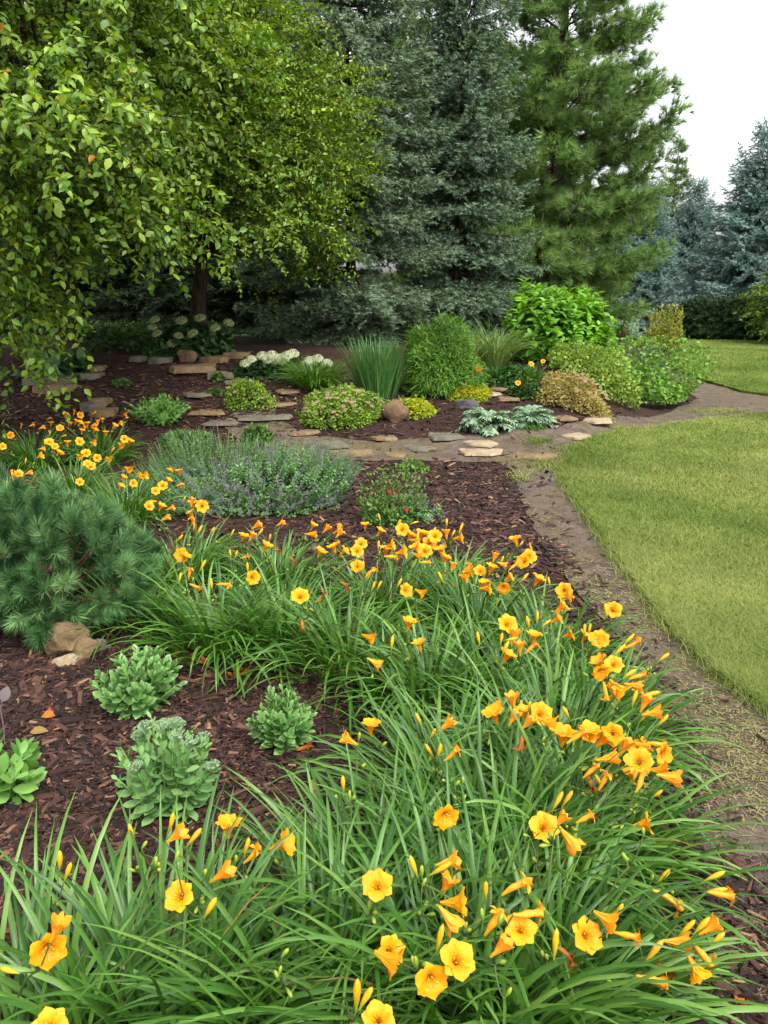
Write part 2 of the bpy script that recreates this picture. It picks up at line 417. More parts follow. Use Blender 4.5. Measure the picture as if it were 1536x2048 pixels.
s = NT('clippings'); M_clip = s.surface(s.ramp(s.attr('rnd'), [(0, srgb('564c34')), (.4, srgb('766c4a')), (.6, srgb('948a66')), (1, srgb('6a7638'))]), .8, .2, .2)
P = scatter_px(110000, 350, 1750, 740, 2200)
ip = inside(P[:, 0], P[:, 1], P_path) & ~inside(P[:, 0], P[:, 1], near_lawn)
cl = np.sin(P[:, 0] * 3.1 + P[:, 1] * 1.3) + np.sin(P[:, 1] * 4.3 - P[:, 0] * 2.2 + 1)
ip &= (P[:, 0] > -2.5) & (rng.random(len(P)) < np.clip(.36 + .42 * cl, .04, 1))
P = P[ip]; N = len(P); dist = np.linalg.norm(P, axis=1)
a = rng.uniform(0, 6.28, N); L = rng.uniform(.012, .042, N) * np.clip(dist / 4, .8, 1.6)
P[:, 2] = H(P[:, 0], P[:, 1]) + .026
K = 3; t = np.linspace(-.5, .5, K); dd = np.stack([np.cos(a), np.sin(a), rng.normal(0, .15, N)], -1); sd = np.stack([-np.sin(a), np.cos(a), np.zeros(N)], -1)
PP = P[:, None] + dd[:, None] * (L[:, None] * t)[..., None] + sd[:, None] * (L[:, None] * .3 * (t ** 2))[..., None]; PP[..., 2] = np.maximum(PP[..., 2], P[:, None, 2]) + .002
g = Geo(); g.ribbons(PP, sd, np.broadcast_to((.0006 * np.clip(dist, 1.5, 6))[:, None], (N, K)), .1)
tag(link('grass_clippings', g.mesh('grass_clippings', M_clip)), 'dry straw coloured grass clippings strewn over the dirt path', 'clippings', kind='stuff')

M_grass = leaf_mat('grass_blades', ['54702f', '66803a', '7c9246', '90a054', 'a2a466', 'b4ae7c'], .3, .6, .1, .9)
def patch(P):
    x, y = P[:, 0], P[:, 1]; n = np.sin(x * 2.1 + 1.7 * np.sin(y * 1.3)) + np.sin(y * 2.7 - x * .8 + 1.2 * np.sin(x * 2.9)) + .7 * np.sin(x * 6.1 + y * 4.7 + np.sin(y * 7)) 
    return np.clip(.45 + .075 * n + rng.normal(0, .30, len(P)), 0, 1)
def grass(P, hmul=1., wmul=1.):
    N = len(P); dist = np.linalg.norm(P, axis=1)
    h = rng.uniform(.022, .046, N) * hmul; a = rng.uniform(0, 6.28, N); lean = rng.uniform(.2, 1.7, N) * h
    hd = np.stack([np.cos(a), np.sin(a), np.zeros(N)], -1); t = np.array([0, .5, 1.])
    PP = P[:, None] + hd[:, None] * (lean[:, None] * t ** 1.8)[..., None]; PP[..., 2] += h[:, None] * (t - .18 * t ** 2)
    sd = np.stack([-np.sin(a), np.cos(a), np.zeros(N)], -1)
    wdt = (.00075 * np.clip(dist / 2.2, .9, 9) * wmul)[:, None] * np.array([1, .8, .1])
    return PP, sd, wdt
g = Geo()
P = np.concatenate([scatter_px(760000, 1080, 1800, 800, 2150), scatter_px(170000, 1800, 2700, 800, 2300)]); P = P[inside(P[:, 0], P[:, 1], near_lawn)]; P[:, 2] = H(P[:, 0], P[:, 1]) + .04
g.ribbons(*grass(P), .2, 0, patch(P))
e = np.array(rough_poly(wpoly(LAWN_EDGE[1:]), .01, .02, 8)); e = e[rng.integers(0, len(e), 9000)] + rng.normal(0, .03, (9000, 2)); e = np.stack([e[:, 0], e[:, 1], H(e[:, 0], e[:, 1]) + .03], -1)
e = e[(e[:, 1] < 12) & ~(inside(e[:, 0], e[:, 1], near_lawn) & (rng.random(len(e)) < .3))]
g.ribbons(*grass(e, 1.35), .2, 0, patch(e))
tag(link('lawn_grass', g.mesh('lawn_grass', M_grass)), 'short yellow green mown grass of the lawn beside the path', 'grass', kind='stuff')
g = Geo()
P = scatter_px(120000, 1200, 1750, 672, 815); P = P[inside(P[:, 0], P[:, 1], far_lawn)]; P[:, 2] = H(P[:, 0], P[:, 1]) + .04
g.ribbons(*grass(P, 1.1, .8), .2, 0, patch(P) * .7)
tag(link('lawn_grass', g.mesh('lawn_grass_beyond', M_grass)), 'short mown grass of the lawn beyond the path', 'grass', kind='stuff')
g = Geo(); P = []
for (px, py, rx, ry, n) in ((1440, 827, 60, 6, 900), (1075, 888, 30, 9, 500), (1100, 935, 60, 14, 1200), (1150, 905, 50, 10, 800), (1040, 960, 30, 12, 250)):
    P.append(at(px + rng.normal(0, rx * .5, n), py + rng.normal(0, ry * .5, n)))
P = np.concatenate(P); P[:, 2] = H(P[:, 0], P[:, 1]) + .02
g.ribbons(*grass(P, 1.0), .2)
tag(link('stray_grass', g.mesh('stray_grass', M_grass)), 'thin grass creeping over the path edge beside the flagstones', 'grass', kind='stuff')
#%%OBJECTS%%

# ------------------------------------------------------------------ trees
M_bark = bark_mat('grey_brown_bark', '1d1612', '4a3c30'); M_bark_pine = bark_mat('pine_bark', '241b17', '5a4a40')
M_spruce = leaf_mat('spruce_needles', ['44583e', '586e4e', '6e8664', '869c7a'], .08, .6, .25, .9, tip=('7c9478', .5), g=.95)
M_spruce2 = leaf_mat('blue_green_spruce_needles', ['405640', '546c50', '6a8464', '829a78'], .08, .6, .25, .9, tip=('7a967c', .5), g=.95)
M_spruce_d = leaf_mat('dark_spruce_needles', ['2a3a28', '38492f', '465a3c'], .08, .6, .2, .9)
M_blue = leaf_mat('blue_spruce_needles', ['56706e', '6a8684', '829e9a', '9ab2ac'], .08, .6, .2, .8, g=1.05)
M_pine = leaf_mat('white_pine_needles', ['527040', '66884c', '7c9e5c', '94b070'], .26, .5, .2, .7, g=1.12)
SHOOTS = [T_shoot(seed=k) for k in range(3)]

def spruce_meshes(name, Ht, Rad, z0, seed, needle, dens=1., whorl=.24, power=.8, shoot=.15, droop=.42, gaps=.1, t_in=.15):
    """trunk and crown meshes of a conical spruce, origin at the base"""
    r = np.random.default_rng(seed); global rng
    zs = []; z = z0
    while z < Ht * .97: zs.append(z); z += whorl * r.uniform(.7, 1.2) * (1.0 - .35 * z / Ht)
    Bp = []; Br = []; SP = []; SD = []; SN = []; SS = []
    tt = np.linspace(0, 1, 7)
    for z in zs:
        f = 1 - (z - 0) / Ht; base = Rad * f ** power
        nb = max(4, int(r.integers(8, 11) * (1 if f > .2 else .7)))
        a0 = r.random() * 6.28
        for k in range(nb):
            if r.random() < gaps: continue
            az = a0 + 6.2832 * k / nb + r.normal(0, .22); L = base * r.uniform(.68, 1.14) + .12
            el = .1 + .9 * (1 - f) ** 2; dr = droop * r.uniform(.7, 1.3) * f ** .6
            rr = tt * L; zz = z + r.normal(0, .05) + L * (el * tt - dr * tt ** 1.6 + .55 * dr * tt ** 3.2)
            hd = np.array([math.cos(az), math.sin(az), 0]); sd = np.array([-math.sin(az), math.cos(az), 0])
            wob = r.normal(0, .04) * L
            Pb = hd * rr[:, None] + sd * (wob * np.sin(tt * 3))[:, None] + np.array([0, 0, 1.]) * zz[:, None]
            Bp.append(Pb); Br.append((.008 + .012 * L) * (1 - .85 * tt))
            # side sprays
            n = max(3, int(L / .075 * dens)); ts = np.linspace(t_in, 1, n) + r.normal(0, .01, n); ts = np.clip(ts, .05, 1)
            for side in (-1, 1):
                base_p = np.stack([np.interp(ts, tt, Pb[:, j]) for j in range(3)], -1)
                sl_ = (.34 * L * (1 - ts) ** .8 + .09) * r.uniform(.6, 1.2, n)
                m = np.maximum(1, (sl_ / (.085)).astype(int)).clip(1, 8)
                for q in range(8):
                    ok = q < m
                    if not ok.any(): break
                    fr = (q + .4) / m[ok]
                    ang = R(58) + r.normal(0, .2, ok.sum())
                    dv = hd * np.cos(ang)[:, None] + sd * (side * np.sin(ang))[:, None] + np.array([0, 0, 1.]) * (r.normal(-.22, .16, ok.sum()))[:, None]
                    p = base_p[ok] + dv * (fr * sl_[ok])[:, None]; p[:, 2] -= .30 * (fr * sl_[ok]) ** 1.0 * r.uniform(.5, 1.3)
                    tw = r.choice([-1, 1], ok.sum()) * R(34)
                    dv2 = dv + sd * np.sin(tw)[:, None] * .55 + hd * .25 + np.array([0, 0, 1.]) * r.normal(.02, .2, ok.sum())[:, None]
                    SP.append(p); SD.append(dv2); SS.append(shoot * r.uniform(.75, 1.25, ok.sum()))
            # branch tip
            SP.append(Pb[-1:]); SD.append((Pb[-1:] - Pb[-2:-1]) + np.array([[0, 0, .02]])); SS.append(np.array([shoot * 1.1]))
    SP.append(np.array([[0, 0, Ht * .95], [0, 0, Ht * .985]])); SD.append(np.array([[.02, 0, 1.], [0, .02, 1]])); SS.append(np.array([.3, .3]))
    SP = np.concatenate(SP); SD = np.concatenate(SD); SS = np.concatenate(SS)
    g = Geo(); sel = r.integers(0, 3, len(SP)); rn = r.random(len(SP))
    Mx = frames(SD, np.tile([0, 0, 1.], (len(SD), 1)) + r.normal(0, .4, SD.shape), SS)
    for k in range(3): g.inst(SHOOTS[k], Mx[sel == k], SP[sel == k], 0, rn[sel == k])
    g.tubes(np.array(Bp), np.array(Br), 4, 1)
    crown = g.mesh(name + '_crown', [needle, M_bark])
    t = Geo(); k = 12; tz = np.linspace(-.15, Ht * .97, k)
    t.tubes(np.stack([.03 * np.sin(tz), .03 * np.cos(tz * .8), tz], -1)[None], (.011 * Ht * (1 - tz / Ht * .93).clip(.05, 1.1))[None], 9)
    return t.mesh(name + '_trunk', M_bark, True), crown
def place_tree(name, meshes, label, cat, loc, rot=0, sc=1, group=None):
    o = thing(name, label, cat, loc, group); o.rotation_euler.z = rot; o.scale = (sc, sc, sc) if np.isscalar(sc) else sc
    link('trunk', meshes[0], o); link('crown', meshes[1], o); return o
def gl(px, depth):   # ground point under picture column px at a given depth
    x = (px - 768) / F * depth * .963; return (x, depth, float(H(x, depth)) - .02)

spr_a = spruce_meshes('spruce_a', 9.2, 2.05, .35, 21, M_spruce, 1.3, .42, shoot=.155, droop=.66, t_in=.15)
spr_b = spruce_meshes('spruce_b', 7.5, 1.8, .35, 22, M_spruce2, 1.3, .38, shoot=.15, gaps=.06, droop=.66, t_in=.12)
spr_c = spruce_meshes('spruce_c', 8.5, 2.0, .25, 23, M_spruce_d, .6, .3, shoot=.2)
spr_d = spruce_meshes('spruce_d', 7.2, 2.9, .25, 24, M_blue, .62, .34, shoot=.25, power=.85, droop=.3)
place_tree('spruce_tree', spr_a, 'tall grey green spruce rising behind the iris clump, its top out of the picture', 'spruce', gl(700, 14.0), .3)
place_tree('spruce_tree', spr_b, 'grey green spruce with a narrow pointed top between the taller spruce and the green pine', 'spruce', gl(915, 15.2), 1.9)
place_tree('spruce_tree', spr_a, 'grey green spruce showing above the apple tree, left of the other spruces', 'spruce', gl(560, 17.2), 2.4, 1.12)
G_back = 'dark conifers in the shade behind the apple trees'
for px, d, sc, rot in ((330, 16.5, 1.0, .5), (60, 17.5, .95, 2.6), (-220, 18, 1.1, 4.), (190, 20, 1.15, 5.2), (450, 20.5, 1.1, 1.2)):
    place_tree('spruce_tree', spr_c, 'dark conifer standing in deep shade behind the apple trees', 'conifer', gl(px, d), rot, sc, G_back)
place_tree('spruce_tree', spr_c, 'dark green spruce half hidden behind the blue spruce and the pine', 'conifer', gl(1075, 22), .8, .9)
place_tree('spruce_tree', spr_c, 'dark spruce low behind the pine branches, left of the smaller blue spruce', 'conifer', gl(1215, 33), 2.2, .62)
place_tree('blue_spruce', spr_d, 'pointed silvery blue spruce standing clear against the sky on the right', 'blue spruce', gl(1500, 32.5), .4, 1.1)
place_tree('blue_spruce', spr_d, 'smaller blue spruce with its top hidden behind the pine branches', 'blue spruce', gl(1285, 30), 2.1, (.66, .66, .76))
place_tree('blue_spruce', spr_d, 'blue spruce set back between the other two blue spruces', 'blue spruce', gl(1375, 38), 3.6, (.75, .75, .92))

def white_pine(name, Ht, Rad, seed):
    r = np.random.default_rng(seed); Bp = []; Br = []; P = []; D = []; S = []
    tt = np.linspace(0, 1, 8); z = .5
    while z < Ht * .97:
        f = 1 - z / Ht; prof = min(1., (f / .72) ** 1.05)
        nb = r.integers(5, 8); a0 = r.random() * 6.28
        for k in range(nb):
            az = a0 + 6.2832 * k / nb + r.normal(0, .25); L = Rad * prof * r.uniform(.6, 1.18)
            el = r.uniform(.15, .45) + .5 * (1 - f); hd = np.array([math.cos(az), math.sin(az), 0]); sd = np.array([-math.sin(az), math.cos(az), 0])
            zz = z + r.normal(0, .12) + L * (el * tt - .35 * tt ** 2 + .22 * tt ** 4); wob = r.normal(0, .1) * L
            Pb = hd * (tt * L)[:, None] + sd * (wob * tt ** 2)[:, None] + np.array([0, 0, 1.]) * zz[:, None]
            Bp.append(Pb); Br.append((.012 + .013 * L) * (1 - .88 * tt))
            n = max(3, int(L / .17))
            for t0 in np.linspace(.22, 1, n):
                for side in ((-1, 1) if t0 < .98 else (0,)):
                    b = np.array([np.interp(t0, tt, Pb[:, j]) for j in range(3)])
                    l = (.42 * L * (1 - t0) ** .7 + .22) * r.uniform(.6, 1.2)
                    ang = R(48) + r.normal(0, .2); dv = hd * math.cos(ang) + sd * side * math.sin(ang) + np.array([0, 0, r.normal(.14, .16)])
                    if side == 0: dv = nrm(Pb[-1] - Pb[-2]) + np.array([0, 0, .15])
                    e = b + dv * l; mid = (b + e) / 2 + np.array([0, 0, -.06 * l])
                    Bp.append(np.stack([b + (mid - b) * q * 2 if q < .5 else mid + (e - mid) * (q - .5) * 2 for q in tt])); Br.append(.008 * (1 - .7 * tt))
                    m = max(2, int(l / .07)); q = np.linspace(.25, 1, m)
                    P.append(b + (e - b) * q[:, None] + r.normal(0, .05, (m, 3))); D.append(dv + r.normal(0, .42, (m, 3)) + np.array([0, 0, .25])); S.append(r.uniform(.17, .27, m))
        z += r.uniform(.42, .72)
    P = np.concatenate(P); D = np.concatenate(D); S = np.concatenate(S)
    g = Geo(); sel = r.integers(0, 3, len(P)); rn = r.random(len(P)); Mx = frames(D, r.normal(size=D.shape), S)
    for k in range(3): g.inst(T_tuft(26, .055, 50, 40 + k), Mx[sel == k], P[sel == k], 0, rn[sel == k])
    g.tubes(np.array(Bp), np.array(Br), 4, 1)
    t = Geo(); tz = np.linspace(-.2, Ht * .97, 14)
    t.tubes(np.stack([.12 * np.sin(tz * .5), .06 * np.cos(tz * .4), tz], -1)[None], (.014 * Ht * (1 - tz / Ht * .93).clip(.05, 1.1))[None], 10)
    return t.mesh(name + '_trunk', M_bark_pine, True), g.mesh(name + '_crown', [M_pine, M_bark_pine])
wp = white_pine('white_pine', 12.5, 2.6, 31)
place_tree('pine_tree', wp, 'tall soft needled green pine with open feathery branches against the sky', 'pine', gl(1095, 19.), 1.0)
place_tree('pine_tree', wp, 'green pine seen through the gap between the spruce tops', 'pine', gl(840, 24.), 2.7, 1.0)
place_tree('pine_tree', wp, 'distant soft green pine between the blue spruces and the large pine', 'pine', gl(1330, 40.), 4.4, .72)

# crab apple trees and other broadleaf trees
M_apple = leaf_mat('apple_leaves', ['3c6018', '50781f', '668e28', '80a234', '98b43e', 'b0c24a'], .36, .42, .4, .8, (1.4, 1.3, .4, 1))
M_yleaf = leaf_mat('yellowing_leaves', ['c89a28', 'b87a20', 'd0b040'], .3, .5, .3)
LEAFT = [T_leaf(.30, .07, .18, .42, 3), T_leaf(.27, .10, .34, .40, 3), T_leaf(.32, .04, .08, .45, 3)]
def broadleaf(name, cen, rad, trunk_base, fork_h, n_spray, leaf, seed, mat, lean=(0, 0), nlimb=46, tr=.17, lps=20, dens_dir=None, zmin=-.75, inner=.55, hang=.38, extra=(), yel_p=.003, thin=None, rise=-.16):
    """meshes with the origin at trunk_base; crown an uneven ellipsoid of leafy twigs"""
    r = np.random.default_rng(seed); cen = np.asarray(cen, float); rad = np.asarray(rad, float); tb = np.asarray(trunk_base, float)
    z = r.uniform(zmin, 1, n_spray); a = r.uniform(0, 6.28, n_spray); q = np.sqrt(1 - z * z); D = np.stack([q * np.cos(a), q * np.sin(a), z], -1)
    f = (inner + (1 - inner) * r.random(n_spray) ** .45) * lumps(D, seed + 5, .55, 34)
    S = cen + D * rad * f[:, None]
    for c0, r0, n0 in extra:
        dd_ = nrm(r.normal(size=(n0, 3))); S = np.concatenate([S, np.asarray(c0) + dd_ * r0 * r.random((n0, 1)) ** .5]); D = np.concatenate([D, nrm(dd_ + nrm(np.asarray(c0) - cen))])
    if thin:      # pruned away low over the trunk
        u, v = project(S); ok = ~((u > thin[0]) & (u < thin[1]) & (v > thin[2])) | (r.random(len(S)) < .06); S = S[ok]; D = D[ok]
    n_spray = len(S)
    K = 6; tt = np.linspace(0, 1, K); L = r.uniform(.35, .75, n_spray)
    out = nrm(D * np.array([1, 1, .35]) + r.normal(0, .45, D.shape))
    P = S[:, None] + out[:, None] * (L[:, None] * tt)[..., None]; P[..., 2] -= (hang * L)[:, None] * tt ** 2
    g = Geo(); g.tubes(P, np.broadcast_to(.006 * (1 - .75 * tt), (n_spray, K)), 3, 1, cap=False)
    m = lps; ti = np.linspace(.08, 1, m); 
    lp = np.stack([np.stack([np.interp(ti, tt, P[i, :, j]) for j in range(3)], -1) for i in range(n_spray)])
    Tn = nrm(np.gradient(P, axis=1)); tl = Tn[:, np.clip((ti * (K - 1)).astype(int), 0, K - 1)]
    ph = (np.arange(m) * 2.4)[None] + r.uniform(0, 6.28, (n_spray, 1))
    X = nrm(np.cross(tl, np.array([0, 0, 1.]) + r.normal(0, .05, 3))); Yv = np.cross(X, tl)
    ld = tl * .55 + X * np.cos(ph)[..., None] + Yv * (np.sin(ph) * .7)[..., None] + np.array([0, 0, rise]) + r.normal(0, .38, tl.shape)
    ln_ = np.array([0, 0, 1.]) + D[:, None] * .5 + r.normal(0, .4, tl.shape)
    lp = lp.reshape(-1, 3); ld = ld.reshape(-1, 3); ln_ = ln_.reshape(-1, 3); N = len(lp)
    sz = leaf * r.uniform(.6, 1.2, N); sel = r.integers(0, 3, N); rn = np.clip(r.random(N) * .55 + np.repeat(r.random(n_spray), m) * .45, 0, 1)
    yel = r.random(N) < yel_p; Mx = frames(ld, ln_, sz)
    for k in range(3):
        for y_ in (0, 1):
            o = (sel == k) & (yel == bool(y_)); g.inst(LEAFT[k], Mx[o], lp[o], 2 if y_ else 0, rn[o])
    # limbs from the fork to the sprays
    fork = tb + np.array([lean[0], lean[1], fork_h]); pick = r.choice(n_spray, nlimb, replace=False); Lp = []; Lr = []
    k = np.linspace(0, 1, 9)
    for i in pick:
        e = S[i]; c1 = fork + (e - fork) * .4 + np.array([0, 0, .35 * np.linalg.norm(e - fork)]) * r.uniform(.3, .9)
        p = (1 - k)[:, None] ** 2 * fork + 2 * (k * (1 - k))[:, None] * c1 + k[:, None] ** 2 * e; p[1:-1] += r.normal(0, .04, (7, 3))
        Lp.append(p); Lr.append((.055 * r.uniform(.5, 1)) * (1 - .88 * k))
    g.tubes(np.array(Lp), np.array(Lr), 6, 1)
    crown = g.mesh(name + '_crown', [mat, M_bark, M_yleaf], False, tb)
    t = Geo(); kk = np.linspace(0, 1, 9); pt = tb + np.stack([lean[0] * kk ** 1.4 + .03 * np.sin(kk * 9), lean[1] * kk, -.15 + (fork_h + .25) * kk], -1)
    t.tubes(pt[None], (tr * (1 + .55 * np.exp(-kk * 7) - .3 * kk))[None], 12)
    for sx, sy, hh in ((.9, .1, 1.1), (-.7, .3, 1.3), (.1, -.8, 1.2)):
        p2 = pt[-2] + np.stack([sx * kk, sy * kk, hh * kk ** .8], -1); t.tubes(p2[None], (tr * .62 * (1 - .6 * kk))[None], 10)
    return t.mesh(name + '_trunk', M_bark, True, tb), crown
def place_broad(name, ms, label, cat, tb): 
    o = thing(name, label, cat, tb); link('trunk', ms[0], o); link('crown', ms[1], o); return o
tb = at(np.float64(140), np.float64(722)); tb[2] -= .02
ap1 = broadleaf('apple_one', (tb[0] + .05, tb[1] - 1.75, 3.7), (2.05, 2.0, 2.25), tb, 1.35, 3000, .076, 51, M_apple, (.12, -.1), tr=.15, lps=22, zmin=-.5, thin=(80, 345, 470),
    extra=[(atd(np.float64(x), np.float64(y), d), q, n) for x, y, d, q, n in ((10, 520, 6.8, .45, 60), (40, 560, 7.0, .25, 20), (0, 640, 6.6, .26, 24), (175, 470, 7.2, .45, 60), (290, 400, 7.0, .32, 36), (235, 535, 7.0, .15, 7), (300, 455, 7.0, .15, 8), (30, 730, 6.6, .15, 7), (120, 380, 6.6, .5, 80), (80, 250, 6.2, .6, 120))])
place_broad('apple_tree', ap1, 'bright green apple tree with drooping leafy branches and a dark forked trunk on the left', 'apple tree', tb)
tb2 = np.array(gl(395, 11.9))
ap2 = broadleaf('apple_two', (tb2[0] - .12, tb2[1] - 1.2, 3.15), (2.05, 1.9, 1.6), tb2, 1.3, 3700, .064, 52, M_apple, (.1, -.1), tr=.13, lps=24, zmin=-.62, hang=.2, rise=.12, thin=(150, 420, 430))
place_broad('apple_tree', ap2, 'apple tree with smaller leaves whose round crown ends in front of the spruces', 'apple tree', tb2)
M_birch = leaf_mat('light_green_leaves', ['56742c', '6a8a38', '7e9c46'], .35, .5, .3, .8)
tb3 = np.array(gl(1660, 24.5)); 
bt = broadleaf('right_tree', (tb3[0], tb3[1], 1.85), (1.45, 1.45, 1.5), tb3, .9, 1300, .13, 53, M_birch, tr=.09, lps=16, hang=.3, yel_p=0)
place_broad('broadleaf_tree', bt, 'round bright green leafy tree at the right edge beside the blue spruce', 'leafy tree', tb3)

# ------------------------------------------------------------------ stones
def stone_mat(name, cols, scale=6):
    s = NT(name); nz = s.noise(scale, 8, None, .65); n2 = s.noise(scale * 9, 5)
    c = s.ramp(nz, [(.25 + .5 * i / (len(cols) - 1), srgb(h)) for i, h in enumerate(cols)])
    c = s.mix(1., c, s.ramp(n2, [(.3, (.75, .75, .75)), (.7, (1.15, 1.15, 1.15))]), 'MULTIPLY')
    return s.surface(c, .85, .25, bump=s.math('ADD', nz, n2), bstr=.6, bdist=.02)
M_tan = stone_mat('tan_limestone', ['54462f', '725f44', '8c7858']); M_grey = stone_mat('grey_limestone', ['444038', '605a4e', '7a705e'])
M_brownrock = stone_mat('brown_fieldstone', ['46342a', '6c5440', '80705e'], 8); M_dark = stone_mat('dark_fieldstone', ['2e2c30', '4c484a', '6a6058'], 9)
M_pale = stone_mat('pale_limestone', ['70624a', '94836a', 'aa9c80'])
def slab(name, seed, w, d, h, mat):
    """irregular flat stone, origin at the centre of its underside"""
    r = np.random.default_rng(seed); bm = bmesh.new(); n = r.integers(6, 9); a0 = r.random() * 6.28
    vs = []
    for i in range(n):
        a = a0 + 6.2832 * (i + r.uniform(-.36, .36)) / n; q = r.uniform(.72, 1.15) / max(abs(math.cos(a)), abs(math.sin(a)) * .9) ** .45
        vs.append(bm.verts.new((math.cos(a) * w / 2 * q, math.sin(a) * d / 2 * q, 0)))
    f = bm.faces.new(vs); ex = bmesh.ops.extrude_face_region(bm, geom=[f])
    top = [v for v in ex['geom'] if isinstance(v, bmesh.types.BMVert)]
    for v in top: v.co.z += h * r.uniform(.8, 1.1); v.co.xy *= r.uniform(.9, .97)
    bmesh.ops.recalc_face_normals(bm, faces=bm.faces[:])
    bmesh.ops.bevel(bm, geom=[e for e in bm.edges if all(v in top for v in e.verts)], offset=min(.006, h * .25), segments=1, affect='EDGES')
    bmesh.ops.subdivide_edges(bm, edges=[e for e in bm.edges if e.calc_length() > .07], cuts=2, use_grid_fill=True)
    from mathutils import noise as mn
    for v in bm.verts:
        k = mn.noise(v.co * 9 + Vector((seed, 0, 0))); v.co += Vector((k, mn.noise(v.co * 8), .6 * mn.noise(v.co * 7 + Vector((3, 3, seed))))) * max(h, .04) * .16
    me = bpy.data.meshes.new(name); bm.to_mesh(me); bm.free(); me.materials.append(mat); return me
def boulder(name, seed, w, d, h, mat, rough=.16, smooth=True):
    from mathutils import noise as mn
    r = np.random.default_rng(seed); bm = bmesh.new(); bmesh.ops.create_icosphere(bm, subdivisions=4, radius=.5)
    off = Vector(r.uniform(-9, 9, 3)); pl = [(nrm(r.normal(size=3)), r.uniform(.34, .46)) for i in range(7)]
    for v in bm.verts:
        p = np.array(v.co)
        for n_, q in pl:
            e = p @ n_ - q
            if e > 0: p = p - n_ * e * (.55 if smooth else .92)
        v.co = Vector(p); n2 = Vector(nrm(p))
        v.co += n2 * (mn.noise(v.co * 2.3 + off) * rough + mn.noise(v.co * 7 + off) * rough * .25)
        v.co = Vector((v.co.x * w, v.co.y * d, (v.co.z + .38) * h))
    for f in bm.faces: f.smooth = smooth
    me = bpy.data.meshes.new(name); bm.to_mesh(me); bm.free(); me.materials.append(mat); return me
def pxw(p): return float(np.linalg.norm(p - np.array([0, 0, CAM_H]))) / F   # metres per picture pixel at p
def put_slab(k, px, py, wpx, hpx, mat, label, group, name='flagstone', h=.045, lift=.0, rot=None):
    p = at(np.float64(px), np.float64(py)); m = pxw(p); ang = math.asin(min(.9, (CAM_H - p[2]) / np.linalg.norm(p - [0, 0, CAM_H])))
    o = link(name, slab(name, 100 + k, wpx * m, min(hpx * m / math.sin(ang), wpx * m * 1.1), h, mat), None, (p[0], p[1], H(p[0], p[1]) + lift))
    o.rotation_euler.z = rng.uniform(-.25, .25) if rot is None else rot
    return tag(o, label, 'stone', group)
G1 = 'flat stones laid along the garden path'
for k, (px, py, w_, h_, m, lb) in enumerate([
    (648, 890, 84, 22, M_grey, 'grey flagstone in front of the pink spirea, left end of the path crossing'),
    (705, 907, 84, 20, M_tan, 'tan pointed flagstone at the mulch edge below the grey flagstone'),
    (771, 880, 46, 26, M_tan, 'upright looking tan flagstone just below the round brown boulder'),
    (836, 899, 58, 20, M_grey, 'grey green flagstone between the tan flagstones in mid path'),
    (791, 915, 42, 13, M_tan, 'small tan flagstone at the lower edge of the path above the little rose'),
    (891, 876, 72, 18, M_grey, 'grey flagstone at the upper edge of the path below the silvery plant'),
    (957, 906, 96, 20, M_pale, 'large pale flagstone where the path nears the lawn'),
    (960, 890, 56, 12, M_pale, 'thin pale flagstone just behind the large pale flagstone'),
    (1066, 915, 80, 22, M_tan, 'sunken tan flagstone nearest to the lawn corner'),
    (1185, 842, 74, 16, M_pale, 'pale flagstone in front of the green mound at the path bend'),
    (1130, 840, 42, 14, M_tan, 'small tan flagstone beside the pale one in front of the peach spirea'),
    (1146, 876, 54, 13, M_pale, 'small pale flagstone among grass tufts at the lawn edge'),
    (1000, 782, 34, 11, M_tan, 'small tan step stone behind the silvery plant'),
    (1018, 801, 46, 13, M_tan, 'tan step stone between the two silvery plants'),
    (985, 792, 40, 11, M_pale, 'pale step stone beside the yellow flowered mound'),
    (535, 836, 96, 26, M_grey, 'wide grey flagstone left of the pink spirea'),
    (572, 786, 48, 13, M_tan, 'tan flagstone behind the pink spirea below the grass clump'),
    (416, 828, 64, 13, M_tan, 'long tan flagstone right of the sedum mound'),
    (400, 792, 60, 15, M_grey, 'grey flagstone behind the sedum mound'),
    (480, 768, 60, 12, M_grey, 'grey flagstone behind the small spirea'),
    (450, 848, 70, 16, M_grey, 'half buried grey flagstone above the catmint'),
    (560, 812, 60, 14, M_tan, 'tan flagstone between the small spirea and the pink spirea'),
    (610, 868, 56, 12, M_tan, 'small tan flagstone beside the catmint tip')]):
    put_slab(k, px, py, w_ * 1.18, h_ * 1.15, m, lb, G1, h=.022, lift=.012)
G2 = 'flat edging stones stacked round the raised beds'
